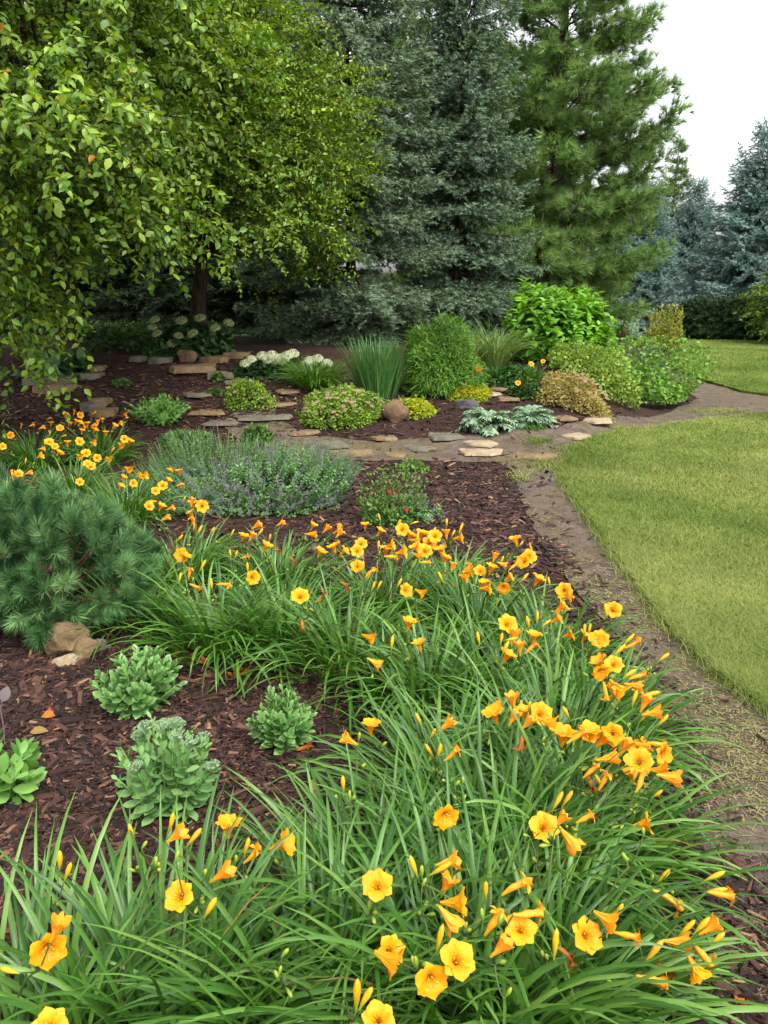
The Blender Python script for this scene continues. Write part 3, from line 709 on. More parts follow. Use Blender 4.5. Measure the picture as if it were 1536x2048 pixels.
for k, (px, py, w_, h_, m, lb) in enumerate([
    (70, 768, 56, 12, M_grey, 'grey edging slab under the hosta, leftmost of the low wall'),
    (128, 765, 54, 12, M_grey, 'grey edging slab in the middle of the low hosta wall'),
    (176, 758, 50, 12, M_grey, 'grey edging slab at the right end of the low hosta wall'),
    (192, 742, 46, 11, M_tan, 'tan edging slab at the far right of the hosta wall'),
    (110, 776, 90, 10, M_tan, 'long tan edging slab at the foot of the hosta wall'),
    (280, 722, 52, 14, M_grey, 'grey edging slab left of the small bright shrub'),
    (325, 726, 50, 12, M_grey, 'grey edging slab under the small bright shrub'),
    (392, 742, 96, 26, M_tan, 'largest tan ledge stone in front of the white hydrangea'),
    (430, 724, 60, 14, M_tan, 'tan edging slab behind the largest ledge stone'),
    (475, 716, 60, 12, M_tan, 'tan edging slab behind the right white hydrangea'),
    (350, 716, 40, 10, M_grey, 'small grey edging slab beside the brown boulder'),
    (512, 722, 44, 11, M_grey, 'grey edging slab left of the white flower heads of the lower hydrangea'),
    (440, 756, 56, 12, M_grey, 'grey step slab below the largest ledge stone'),
    (188, 820, 58, 18, M_grey, 'grey slab behind the orange daylilies'),
    (212, 832, 52, 16, M_tan, 'tan slab between the far daylilies and the sedum mound'),
    (200, 812, 40, 10, M_tan, 'thin tan slab on top of the grey slab behind the far daylilies')]):
    put_slab(200 + k, px, py, w_, h_, m, lb, G2, 'edging_stone', .075, .0 if k != 4 else -.03)
def put_boulder(k, px, py, wpx, hpx, mat, label, name='boulder', smooth=True, deep=.9):
    p = at(np.float64(px), np.float64(py)); m = pxw(p)
    o = link(name, boulder(name, 300 + k, wpx * m * 1.05, wpx * m * deep, hpx * m * 1.12, mat, smooth=smooth), None, (p[0], p[1] + .4 * wpx * m * deep, H(p[0], p[1]) - .01))
    o.rotation_euler.z = rng.uniform(-.6, .6); return tag(o, label, 'rock')
put_boulder(1, 790, 848, 48, 46, M_brownrock, 'round brown boulder between the pink spirea and the yellow sedum')
put_boulder(2, 938, 822, 48, 24, M_dark, 'low dark boulder beside the silvery plant')
put_boulder(3, 372, 726, 34, 28, M_brownrock, 'reddish brown boulder under the white hydrangea')
put_boulder(4, 940, 770, 44, 46, M_tan, 'tall tan rock behind the yellow flowered mound', smooth=False)
put_boulder(5, 128, 1322, 74, 70, M_tan, 'large tan rock under the mugo pine', smooth=False)
put_boulder(6, 168, 1324, 46, 46, M_tan, 'tan rock standing right of the largest rock under the mugo pine', smooth=False)
put_boulder(7, 132, 1340, 50, 28, M_pale, 'small pale rock in front of the two tan rocks by the mugo pine', smooth=False)
put_boulder(8, 1028, 850, 20, 12, M_tan, 'fist sized tan stone in front of the silvery plants')
put_boulder(9, 200, 1312, 34, 34, M_grey, 'dark grey rock in shade right of the tan rocks', smooth=False)

# ------------------------------------------------------------------ shrubs and perennials
M_stem = leaf_mat('green_stems', ['3c5224', '4c6430', '5a723c'], 0, .6, .3)
M_wood = bark_mat('twig_bark', '2c2018', '5a4634', 40)
def base_at(px, py): p = at(np.float64(px), np.float64(py)); p[2] = H(p[0], p[1]); return p
def mound_pts(N, w, d, h, seed, amp=.25, zmin=-.05, inner=.6, zc=.1):
    """points and outward directions on an uneven half ellipsoid sitting on the ground"""
    D = sphere_dirs(N, zmin, 1); f = (inner + (1 - inner) * rng.random(N) ** .4) * lumps(D, seed, amp, 14)
    P = D * f[:, None] * np.array([w / 2, d / 2, h * (1 - zc)]); P[:, 2] += h * zc
    P[:, 2] = np.maximum(P[:, 2], .01); return P, D
def stray(P, D, m, L):
    i = rng.choice(len(P), m); t = np.linspace(.15, 1, 7); d = nrm(D[i] + np.array([0, 0, .7]) + rng.normal(0, .25, (m, 3))); l = L * rng.uniform(.3, 1, m)
    Q = P[i][:, None] + d[:, None] * (l[:, None] * t)[..., None]; E = D[i][:, None] * .4 + rng.normal(0, .8, (m, 7, 3)); return Q.reshape(-1, 3), nrm(E.reshape(-1, 3))
def shrub(name, label, cat, base, w, d, h, mat, T, N, leaf, seed, up=.5, group=None, amp=.25, inner=.6, leafaxis=.5, stems=14, zmin=-.05, part='foliage', zc=.1, whorl=0, tilt=.35):
    o = thing(name, label, cat, base, group)
    P, D = mound_pts(N, w, d, h, seed, amp, zmin, inner, zc); g = Geo()
    P[:, 2] += (H(P[:, 0] + base[0], P[:, 1] + base[1]) - H(base[0], base[1])) * np.clip(1.2 - P[:, 2] / h, 0, 1)      # skirts follow the slope
    if whorl:      # rosettes of leaves round each shoot tip
        k = whorl; ph = np.tile(np.arange(k) * 2.399, N) + np.repeat(rng.uniform(0, 6.28, N), k)
        ax = nrm(D * .7 + np.array([0, 0, up]) + rng.normal(0, .18, D.shape)); X = nrm(np.cross(ax, rng.normal(size=ax.shape))); Y = np.cross(ax, X)
        axr, Xr, Yr = (np.repeat(v, k, 0) for v in (ax, X, Y)); lv = np.tile(np.linspace(0, 1, k), N)
        d_ = axr * (.15 + .75 * lv)[:, None] + Xr * np.cos(ph)[:, None] + Yr * np.sin(ph)[:, None]
        d_[:, 2] -= .15; n_ = axr + rng.normal(0, .2, axr.shape)
        PP = np.repeat(P, k, 0) - axr * ((1 - lv) * leaf * 1.3)[:, None]; s_ = leaf * rng.uniform(.7, 1.15, N * k) * (1.05 - .45 * lv)
        g.inst(T, frames(d_, n_, s_), PP, 0, np.clip(np.repeat(rng.random(N), k) * .5 + rng.random(N * k) * .2 + .3 * lv, 0, 1))
    else:
        Q_, E_ = stray(P, D, min(26, max(5, N // 70)), .22 * math.sqrt(w * h)); P = np.concatenate([P, Q_]); D = np.concatenate([D, E_])
        d_ = D * leafaxis + rng.normal(0, tilt, D.shape) + np.array([0, 0, up - .5]); n_ = D * .6 + np.array([0, 0, .7]) + rng.normal(0, .3, D.shape)
        g.inst(T, frames(d_, n_, leaf * rng.uniform(.6, 1.2, len(P))), P, 0)
    link(part, g.mesh(name + '_foliage', mat), o)
    if stems:
        q = P[rng.choice(len(P), min(stems, len(P)), replace=False)]; k = np.linspace(0, 1, 5)
        b = np.zeros((len(q), 3)); b[:, :2] = q[:, :2] * .12; b[:, 2] = -.03
        Q = b[:, None] * (1 - k)[None, :, None] + q[:, None] * (k ** np.array(1.))[None, :, None]; Q[..., 2] = b[:, 2:3] + (q[:, 2:3] - b[:, 2:3]) * k ** .8
        s_ = Geo(); s_.tubes(Q, np.broadcast_to(.0045 * max(.6, h) * (1.2 - .8 * k), (len(q), 5)) + .001, 4, 0)
        link('stem', s_.mesh(name + '_stem', M_wood), o)
    o['_dim'] = 0; del o['_dim']
    return o, P, D
def heads(o, me, pts, nrmv, size, name='flower_head'):
    for p, n_, s_ in zip(pts, nrmv, np.broadcast_to(size, (len(pts),))):
        c = link(name, me, o, p); c.rotation_euler = Vector(n_).to_track_quat('Z', 'Y').to_euler(); c.scale = (s_,) * 3
def dims(px0, px1, pytop, pybase):
    """base point, width, height for something seen between those picture columns and rows"""
    b = base_at((px0 + px1) / 2, pybase); m = pxw(b); w_ = (px1 - px0) * m
    b = b.copy(); b[1] += .30 * w_; b[2] = H(b[0], b[1]); b[0] *= 1 + .3 * w_ / max(b[1], 1)
    t = ray((px0 + px1) / 2, pytop); h_ = CAM_H + t[2] * (b[1] / t[1]) - b[2]
    return b, w_ * (1 + .3 * w_ / b[1]), max(.08, float(h_))
L_hyd = T_leaf(.33, .06, .25, .42, 4); L_hyd2 = T_leaf(.25, .06, .22, .45, 4); L_small = T_diamond(.32, .06, .1); L_nar = T_leaf(.065, .02, .5, .4, 3); L_mid = T_leaf(.28, .06, .15, .45, 3); L_round = T_leaf(.42, .05, .1, .5, 3)

M_hyd = leaf_mat('hydrangea_leaves', ['4e7c22', '629628', '7ab034', '94c644'], .38, .4, .4, 1.5, g=1.1)
b, w_, h_ = dims(995, 1205, 560, 728)
shrub('hydrangea', 'large bright green hydrangea bush not in bloom, in front of the green pine', 'hydrangea', b, w_, w_ * .9, h_, M_hyd, L_hyd2, 430, .185, 61, 1.0, whorl=9, zmin=-.3, zc=.24, inner=.6, amp=.36, stems=26)
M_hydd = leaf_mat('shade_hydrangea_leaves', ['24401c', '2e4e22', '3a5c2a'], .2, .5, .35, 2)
M_white = leaf_mat('white_petals', ['b4bc9c', 'c8d0b0', 'd4dac4'], .3, .6, .2, 3); M_white2 = leaf_mat('pale_green_petals', ['8c9c64', 'a4b07c', 'b4bc94'], .3, .6, .2, 3)
BALL = [T_ball(k, 90, .30, .72) for k in range(3)]
def head_mesh(name, mat, k=0, T=None):
    g = Geo(); T = T or BALL[k]; g.inst(T, np.eye(3)[None], np.zeros((1, 3))); 
    if len(T[0]): g.Rn[-1] = rng.random(len(T[0])).round(2)
    return g.mesh(name, mat)
HW = head_mesh('white_head', M_white); HG = head_mesh('green_white_head', M_white2, 1)
b, w_, h_ = dims(292, 470, 640, 722)
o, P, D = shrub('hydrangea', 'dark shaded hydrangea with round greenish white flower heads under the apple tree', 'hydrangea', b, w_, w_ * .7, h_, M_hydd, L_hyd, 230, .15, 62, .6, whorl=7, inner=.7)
def head_px(o, b, lst, me, depth_off, size):
    pts = [atd(np.float64(x), np.float64(y), b[1] + depth_off + rng.uniform(-.1, .1)) - b for x, y in lst]
    heads(o, me, pts, [(rng.normal(0, .3), -.55, 1) for _ in pts], [size * rng.uniform(.85, 1.15) for _ in pts])
head_px(o, b, [(305, 655), (315, 668), (357, 672), (363, 642), (400, 637), (386, 668), (430, 657), (457, 646), (310, 640), (345, 688)], HG, -.35, .07)
b, w_, h_ = dims(455, 665, 712, 768)
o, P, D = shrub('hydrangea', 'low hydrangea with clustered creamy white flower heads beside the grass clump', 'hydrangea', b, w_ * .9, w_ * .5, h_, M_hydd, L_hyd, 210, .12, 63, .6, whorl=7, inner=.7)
head_px(o, b, [(525, 713), (537, 720), (545, 711), (560, 716), (575, 712), (586, 708), (502, 720), (490, 728), (552, 722), (566, 722), (618, 722), (635, 718), (652, 727), (612, 730), (655, 727)], HW, -.3, .07)

M_spir = leaf_mat('spirea_leaves', ['62862c', '78a034', '92b440', 'a4bc54'], .35, .5, .3, 4); M_pinkish = leaf_mat('faded_pink_petals', ['b08c7c', 'c4a294', 'd4b8a8', 'c8a884'], .3, .7, .15, 4)
M_peach = leaf_mat('peach_spirea_leaves', ['8a9040', 'a49e54', 'b8aa66', 'c09c74'], .35, .5, .3, 4)
SP_ = T_ball(7, 22, .5, .45); SPH = head_mesh('spirea_head', M_pinkish, 0, SP_)
def spirea(label, bx, mat, n_leaf, n_head, seed, group='low spirea mounds beside the path'):
    b, w_, h_ = dims(*bx); o, P, D = shrub('spirea', label, 'spirea', b, w_, w_ * .8, h_, mat, L_small, n_leaf, .035, seed, .6, group, amp=.42, inner=.55, leafaxis=.8, tilt=.6)
    if n_head:
        Q, E = mound_pts(n_head, w_ * 1.0, w_ * .8, h_ * 1.02, seed, .3, .2, .96); heads(o, SPH, Q, E * .5 + np.array([0, 0, .8]), rng.uniform(.016, .03, n_head), 'flower_cluster')
spirea('pink and green spirea mound beside the round brown boulder', (590, 762, 775, 862), M_spir, 5200, 90, 64)
spirea('peach and green spirea mound in front of the big green mound', (1072, 1218, 748, 828), M_peach, 4200, 60, 65)
spirea('small loose spirea with few flowers left of the grey flagstone', (440, 548, 757, 826), M_spir, 2600, 16, 66)
M_seed = leaf_mat('yellow_green_leaves', ['7c9a20', '98ae26', 'b0be30', 'bcae28'], .35, .5, .3, 5); M_yel = leaf_mat('yellow_petals', ['b8a010', 'c8a818', 'b8b020'], .3, .6, .2)
YH = head_mesh('yellow_head', M_yel, 0, SP_)
def ysed(label, bx, seed, n, nh, mat=None, yh=None, nm='yellow_sedum'):
    b, w_, h_ = dims(*bx); o, P, D = shrub(nm, label, 'sedum', b, w_, w_ * .8, h_, mat or M_seed, L_round, n, .028, seed, .6, None, amp=.15, inner=.75, tilt=.5, stems=6)
    Q, E = mound_pts(nh, w_, w_ * .8, h_ * 1.03, seed, .15, .3, .97); heads(o, yh or YH, Q, E * .3 + np.array([0, 0, .9]), rng.uniform(.012, .02, nh), 'flower_cluster')
ysed('low yellow green sedum behind the round brown boulder', (772, 872, 798, 838), 67, 2600, 50)
ysed('yellow flowered sedum mound below the fine leaved shrub', (893, 980, 770, 806), 68, 2400, 80)

M_fine = leaf_mat('fine_leaves', ['447024', '56862c', '6c9c36', '86ae44'], .35, .5, .3, 2)
b, w_, h_ = dims(798, 948, 632, 800)
shrub('fine_leaved_shrub', 'tall rounded shrub with fine narrow leaves beside the iris clump', 'shrub', b, w_, w_ * .9, h_ * .82, M_fine, L_nar, 13000, .08, 69, .62, amp=.42, inner=.5, leafaxis=.9, tilt=.6, zmin=-.3, zc=.28, stems=24)

def blades(name, label, cat, base, n, L, W, spread, mat, lean=(25, 60), bend=(40, 90), seed=0, r0=.1, group=None, part='foliage', parent=None, K=8, fold=.3, elx=1.):
    """arching strap leaves from a clump centre"""
    a = rng.uniform(0, 6.28, n); q = np.sqrt(rng.random(n)) * r0; az = a + rng.normal(0, .35, n)
    l = L * rng.uniform(.6, 1.1, n); el0 = R(90) - R(1) * rng.uniform(lean[0], lean[1], n) * (.35 + .65 * q / r0); bd = R(1) * rng.uniform(bend[0], bend[1], n)
    t = np.linspace(0, 1, K); el = el0[:, None] - bd[:, None] * t ** 1.5
    st = l[:, None] / (K - 1); hx = np.concatenate([np.zeros((n, 1)), np.cumsum(np.cos(el[:, :-1]) * st, 1)], 1); hz = np.concatenate([np.zeros((n, 1)), np.cumsum(np.sin(el[:, :-1]) * st, 1)], 1)
    sw = rng.normal(0, .12, n)[:, None] * l[:, None] * t ** 2
    P = np.stack([q[:, None] * np.cos(a)[:, None] * elx + hx * np.cos(az)[:, None] - sw * np.sin(az)[:, None], q[:, None] * np.sin(a)[:, None] + hx * np.sin(az)[:, None] + sw * np.cos(az)[:, None], hz - .02], -1)
    P[..., 2] = np.maximum(P[..., 2], .012 + .02 * rng.random((n, 1)) - .03 * (t == 0))
    tw = rng.normal(0, .35, n); side = np.stack([-np.sin(az), np.cos(az), np.zeros(n)], -1); side = nrm(side + np.stack([np.zeros(n), np.zeros(n), tw], -1))
    prof = np.minimum(1, .55 + 1.4 * t) * (1 - t ** 3.2) ** .8 + .02
    g = Geo(); g.ribbons(P, side, (W / 2 * rng.uniform(.65, 1.15, n))[:, None] * prof, fold)
    if parent is None: parent = thing(name, label, cat, base, group)
    link(part, g.mesh(name + '_' + part, mat, True), parent); return parent
M_iris = leaf_mat('iris_blades', ['42703a', '508044', '5e8e4c', '72a058'], .3, .4, .4, 3)
M_gr = leaf_mat('arching_grass_blades', ['3a6420', '4a7628', '5c8830', '70963c'], .35, .4, .4, 3)
b, w_, h_ = dims(690, 822, 683, 806)
blades('iris', 'upright blue green iris clump of narrow sword leaves', 'iris', b, 420, h_ * 1.12, .017, 0, M_iris, (4, 26), (2, 22), r0=w_ * .28)
b, w_, h_ = dims(556, 700, 715, 788)
blades('grass_clump', 'arching grassy clump not in bloom left of the iris', 'grass clump', b, 420, w_ * .62, .014, 0, M_gr, (20, 62), (50, 110), r0=w_ * .2)
M_pal = leaf_mat('pale_grass_blades', ['5e8444', '70944e', '86a45c', '9ab070'], .35, .45, .3, 3)
b, w_, h_ = dims(945, 1030, 640, 740)
blades('ornamental_grass', 'pale fountain grass behind the hydrangea bush and the fine leaved shrub', 'grass clump', b, 460, h_ * 1.25, .010, 0, M_pal, (5, 45), (40, 130), r0=w_ * .25)

# big green mound and the plants round it
M_mound = leaf_mat('green_mound_leaves', ['568432', '68983c', '80ac48', '9abc58'], .35, .5, .3, 2.5)
b, w_, h_ = dims(1150, 1398, 708, 818)
shrub('indigo_mound', 'wide loose green mound of clover like leaves at the path bend', 'perennial', b, w_, w_ * .75, h_, M_mound, L_round, 5600, .05, 70, .6, amp=.65, inner=.45, tilt=.5, stems=30)
M_lime = leaf_mat('lime_leaves', ['6c8c34', '80a03c', '92ae4c', 'a0b85c'], .38, .5, .3, 2.5)
b, w_, h_ = dims(1095, 1265, 684, 790)
shrub('meadow_rue', 'taller lime green lacy perennial behind the wide green mound', 'perennial', b, w_, w_ * .8, h_, M_lime, L_round, 2800, .045, 71, .8, amp=.4, inner=.5, tilt=.5, stems=30)
M_lowg = leaf_mat('low_green_leaves', ['2e5222', '3c6229', '4c7434'], .3, .5, .3, 3)
b, w_, h_ = dims(945, 1075, 735, 775)
shrub('groundcover_plant', 'low dark green leafy plant in front of the hydrangea bush', 'perennial', b, w_, w_ * .6, h_, M_lowg, L_round, 2000, .05, 72, .6, stems=8)
b, w_, h_ = dims(1015, 1085, 757, 800)
o, P, D = shrub('rose_bush', 'small bush with a few yellow flowers beside the peach spirea', 'bush', b, w_, w_ * .8, h_, M_lowg, L_mid, 1100, .045, 73, .6, stems=10)
heads(o, YH, P[rng.choice(len(P), 5)] * 1.05, np.array([[0, -.4, 1.]] * 5), .022, 'flower')
M_silver = leaf_mat('silver_leaves', ['6e8c70', '80a084', '94b094', 'a8bea4'], .2, .6, .25, 5)
def feather_plant(label, bx, n, seed, mat, cat='silvery plant', nm='feathery_plant', lobes=9):
    """fountain of lobed leaves"""
    b, w_, h_ = dims(*bx); o = thing(nm, label, cat, b, 'silvery feathery plants in the mulch')
    a = rng.uniform(0, 6.28, n); L = w_ * .62 * rng.uniform(.6, 1.1, n); el0 = R(1) * rng.uniform(25, 85, n); K = lobes + 2; t = np.linspace(0, 1, K)
    el = el0[:, None] - R(95) * t ** 1.4; st = L[:, None] / (K - 1); hx = np.cumsum(np.cos(el) * st, 1); hz = np.cumsum(np.sin(el) * st, 1)
    P = np.stack([hx * np.cos(a)[:, None], hx * np.sin(a)[:, None], np.maximum(hz, .015)], -1); T = nrm(np.gradient(P, axis=1)); sd = np.stack([-np.sin(a), np.cos(a), 0 * a], -1)
    g = Geo(); g.ribbons(P, sd, np.broadcast_to(.004 + .0 * t, (n, K)), .1)
    for side in (-1, 1):
        d_ = T[:, 1:-1] * .7 + side * sd[:, None] * .8 + rng.normal(0, .12, T[:, 1:-1].shape); p = P[:, 1:-1]; s_ = (L[:, None] * .30 * np.sin(np.pi * (.15 + .8 * t[1:-1]))[None] * rng.uniform(.8, 1.2, (n, K - 2)))
        nn = np.cross(sd[:, None], T[:, 1:-1]); g.inst(T_diamond(.24, .05, .2, .55), frames(d_.reshape(-1, 3), -nn.reshape(-1, 3) * np.sign(-nn.reshape(-1, 3)[:, 2:3] + 1e-6), s_.ravel()), p.reshape(-1, 3), 0, np.repeat(rng.random(n), K - 2))
    link('foliage', g.mesh(nm, mat), o)
feather_plant('silvery green feathery plant beside the dark boulder', (925, 1025, 806, 872), 110, 74, M_silver)
feather_plant('silvery green feathery plant right of its twin, above a small bright tuft', (1020, 1106, 800, 860), 90, 75, M_silver)
M_bright = leaf_mat('bright_green_leaves', ['4c8030', '5c9038', '70a040'], .35, .5, .3, 4)
b, w_, h_ = dims(1034, 1090, 834, 864)
shrub('seedling_tuft', 'small bright green tuft in front of the right silvery plant', 'small plant', b, w_, w_ * .8, h_, M_bright, L_small, 500, .035, 76, .7, stems=6)
b, w_, h_ = dims(288, 365, 685, 722)
shrub('small_shrub', 'small bright green shrub among the edging stones under the shaded hydrangea', 'shrub', b, w_, w_ * .8, h_, M_lowg, L_round, 1200, .05, 77, .6, stems=8)

# golden shrub, junipers and far plants round the lawn
M_gold = leaf_mat('golden_leaves', ['76903a', '90a044', 'a8a44c', 'b0944c'], .38, .5, .3, 3)
b, w_, h_ = dims(1292, 1366, 630, 704)
shrub('golden_shrub', 'golden yellow shrub standing alone at the edge of the far lawn', 'shrub', b, w_, w_ * .9, h_, M_gold, L_mid, 1500, .10, 78, .9, amp=.5, inner=.3, stems=22, zmin=-.2, zc=.25)
M_jun = leaf_mat('juniper_sprays', ['22361e', '2c4426', '3a5430', '4a663c'], .15, .6, .25, 1.2)
for k, (bx, lb) in enumerate([((1352, 1500, 603, 682), 'dark green spreading juniper under the blue spruce'), ((1450, 1600, 610, 684), 'dark green juniper at the right edge under the leafy tree'), ((1180, 1270, 638, 672), 'low grey green juniper beneath the pine beside the golden shrub')]):
    b, w_, h_ = dims(*bx)
    shrub('juniper', lb, 'juniper', b, w_ * 1.05, w_ * .6, h_, M_jun if k < 2 else M_silver, SHOOTS[0], 3000 if k < 2 else 1200, .34 if k < 2 else .22, 79 + k, .75, 'spreading junipers at the back of the lawn', amp=.35, inner=.5, leafaxis=.9, tilt=.4, stems=10)
M_red = leaf_mat('red_petals', ['a01818', 'b82028', 'c03040'], .3, .5, .3); RH = head_mesh('red_head', M_red, 0, T_ball(9, 18, .7, .5))
b, w_, h_ = dims(1222, 1252, 650, 682)
o, P, D = shrub('rose_bush', 'distant bush with a few red flowers left of the golden shrub', 'bush', b, w_, w_, h_, M_lowg, L_mid, 500, .07, 85, .6, stems=6); heads(o, RH, P[rng.choice(len(P), 4)] * 1.05, np.array([[0, -.6, .8]] * 4), .07, 'flower')
b, w_, h_ = dims(1196, 1226, 640, 712)
shrub('columbine', 'tall thin yellow green plant right of the hydrangea bush', 'perennial', b, w_, w_, h_, M_lime, L_round, 700, .05, 86, .8, stems=14, inner=.2)

# catmint and lavender
M_cat = leaf_mat('catmint_leaves', ['4e7a46', '608c50', '76a060', '90b276'], .25, .6, .25, 4)
M_purp = leaf_mat('lavender_petals', ['6c6680', '7c7690', '908aa4', '90888c'], .3, .7, .15, 4)
def catmint(name, label, cat, b, w_, d_, h_, n, seed, spk=.1, spike_top=True, leaf=.022, bias=1., amp=.22):
    o = thing(name, label, cat, b); P, D = mound_pts(n, w_, d_, h_, seed, amp, .0, .75)
    ax = nrm(D * np.array([1, 1, .8]) * 1.1 + np.array([0, 0, .55]) + rng.normal(0, .22, D.shape)); g = Geo()
    for t0 in np.linspace(-.30, .02, 7):
        for s_ in (0, 1):
            p = P + ax * (t0 * spk * 3)[None] if False else P + ax * (t0 * spk * 3.2)
            X = nrm(np.cross(ax, rng.normal(size=ax.shape))); g.inst(L_small, frames(X + ax * .35, ax + rng.normal(0, .2, ax.shape), leaf * rng.uniform(.7, 1.3, n)), p, 0)
    K = 3; k = np.linspace(-1.1, 1., K); g.tubes(P[:, None] + ax[:, None] * (k * spk)[None, :, None], np.full((n, K), .0012), 3, 0)
    link('foliage', g.mesh(name, M_cat), o)
    f = Geo(); sel = rng.random(n) < .55 * bias
    for t0 in np.linspace(.05, 1.0, 8):
        p = P[sel] + ax[sel] * (t0 * spk); m = len(p)
        for s_ in range(3):
            X = nrm(np.cross(ax[sel], rng.normal(size=(m, 3)))); f.inst(T_diamond(.4, .1, .1), frames(X + ax[sel] * .3, ax[sel], .009 * rng.uniform(.7, 1.3, m) * (1.15 - .5 * t0)), p + X * .003, 0)
    fo = link('blossom', f.mesh(name + '_blossom', M_purp), o); fo['kind'] = 'stuff'; return o
b = base_at(484, 1000); m = pxw(b)
catmint('catmint', 'broad sprawling catmint with soft purple flower spikes beside the path', 'catmint', b, 520 * m, 370 * m, .34, 1900, 88, amp=.45)
b, w_, h_ = dims(1270, 1330, 690, 752)
catmint('catmint', 'catmint with purple spikes behind the green mound at the path bend', 'catmint', b, w_, w_, h_, 260, 89, .11, leaf=.03)
b, w_, h_ = dims(800, 890, 1000, 1050)
catmint('salvia', 'thin young salvia with faint purple tips right of the red rose', 'salvia', b, w_, w_, h_ * 1.0, 60, 90, .06)

# red rose, little rose, seedlings
M_rose = leaf_mat('rose_leaves', ['4c7434', '5c863c', '729a4a', '86a856'], .35, .45, .35, 6)
b, w_, h_ = dims(702, 850, 962, 1062)
o, P, D = shrub('rose_bush', 'light green rose bush with red blooms behind the daylilies', 'rose', b, w_, w_ * .8, h_, M_rose, L_small, 1700, .028, 91, .9, amp=.6, inner=.25, stems=40, tilt=.5)
head_px(o, b, [(778, 983), (788, 986), (812, 1020)], RH, -.12, .017)
b, w_, h_ = dims(796, 856, 916, 952)
shrub('rose_bush', 'little rose seedling alone in the brown mulch above the red rose', 'rose', b, w_, w_ * .8, h_, M_rose, L_small, 420, .025, 92, .7, stems=12)
M_seedl = leaf_mat('seedling_leaves', ['4a6c34', '587c3c', '6a8a48'], .3, .5, .3, 4)
for k, (bx, lb) in enumerate([((318, 420, 862, 900), 'broad leaved green seedling behind the catmint, left'), ((484, 546, 850, 892), 'reddish green seedling behind the catmint, right'), ((415, 445, 778, 795), 'tiny green seedling beside the small spirea'), ((228, 262, 762, 778), 'tiny green seedling in the mulch below the apple tree'), ((425, 450, 746, 766), 'tiny green seedling beside the step slab')]):
    b, w_, h_ = dims(*bx); shrub('seedling', lb, 'small plant', b, w_, w_ * .7, h_, M_seedl, L_mid, int(60 + 2200 * w_ * h_ * 4), .05, 93 + k, .9, stems=10, inner=.3, tilt=.4)
M_hosta = leaf_mat('blue_hosta_leaves', ['3e5c50', '4c6c5c', '5a7a66'], .2, .45, .4, 4); M_hosta2 = leaf_mat('green_hosta_leaves', ['2c5024', '3a602c', '487036'], .25, .45, .4, 4)
for k, (bx, mt, lb) in enumerate([((55, 118, 722, 765), M_hosta, 'blue green hosta behind the low stone edging'), ((112, 172, 720, 758), M_hosta2, 'green hosta at the foot of the apple tree')]):
    b, w_, h_ = dims(*bx); shrub('hosta', lb, 'hosta', b, w_, w_ * .8, h_, mt, L_hyd, 130, .17, 99 + k, .3, 'hostas behind the edging stones', inner=.7, tilt=.3, stems=0)
M_under = leaf_mat('undergrowth', ['2e4a1c', '3c5a24', '4c6a2e'], .3, .5, .3, 2)
P = at(rng.uniform(150, 460, 4000), rng.uniform(668, 712, 4000)); P = P[(P[:, 1] > 11) & (P[:, 1] < 22)]; P[:, 2] = H(P[:, 0], P[:, 1]); N = len(P); P[:, 2] += rng.uniform(.02, .3, N)
g = Geo(); g.inst(L_mid, frames(rng.normal(0, 1, (N, 3)), rng.normal(0, .5, (N, 3)) + np.array([0, 0, 1.]), rng.uniform(.06, .12, N)), P)
tag(link('undergrowth', g.mesh('undergrowth', M_under)), 'low green weeds in the shade behind the apple trunk', 'undergrowth', kind='stuff')

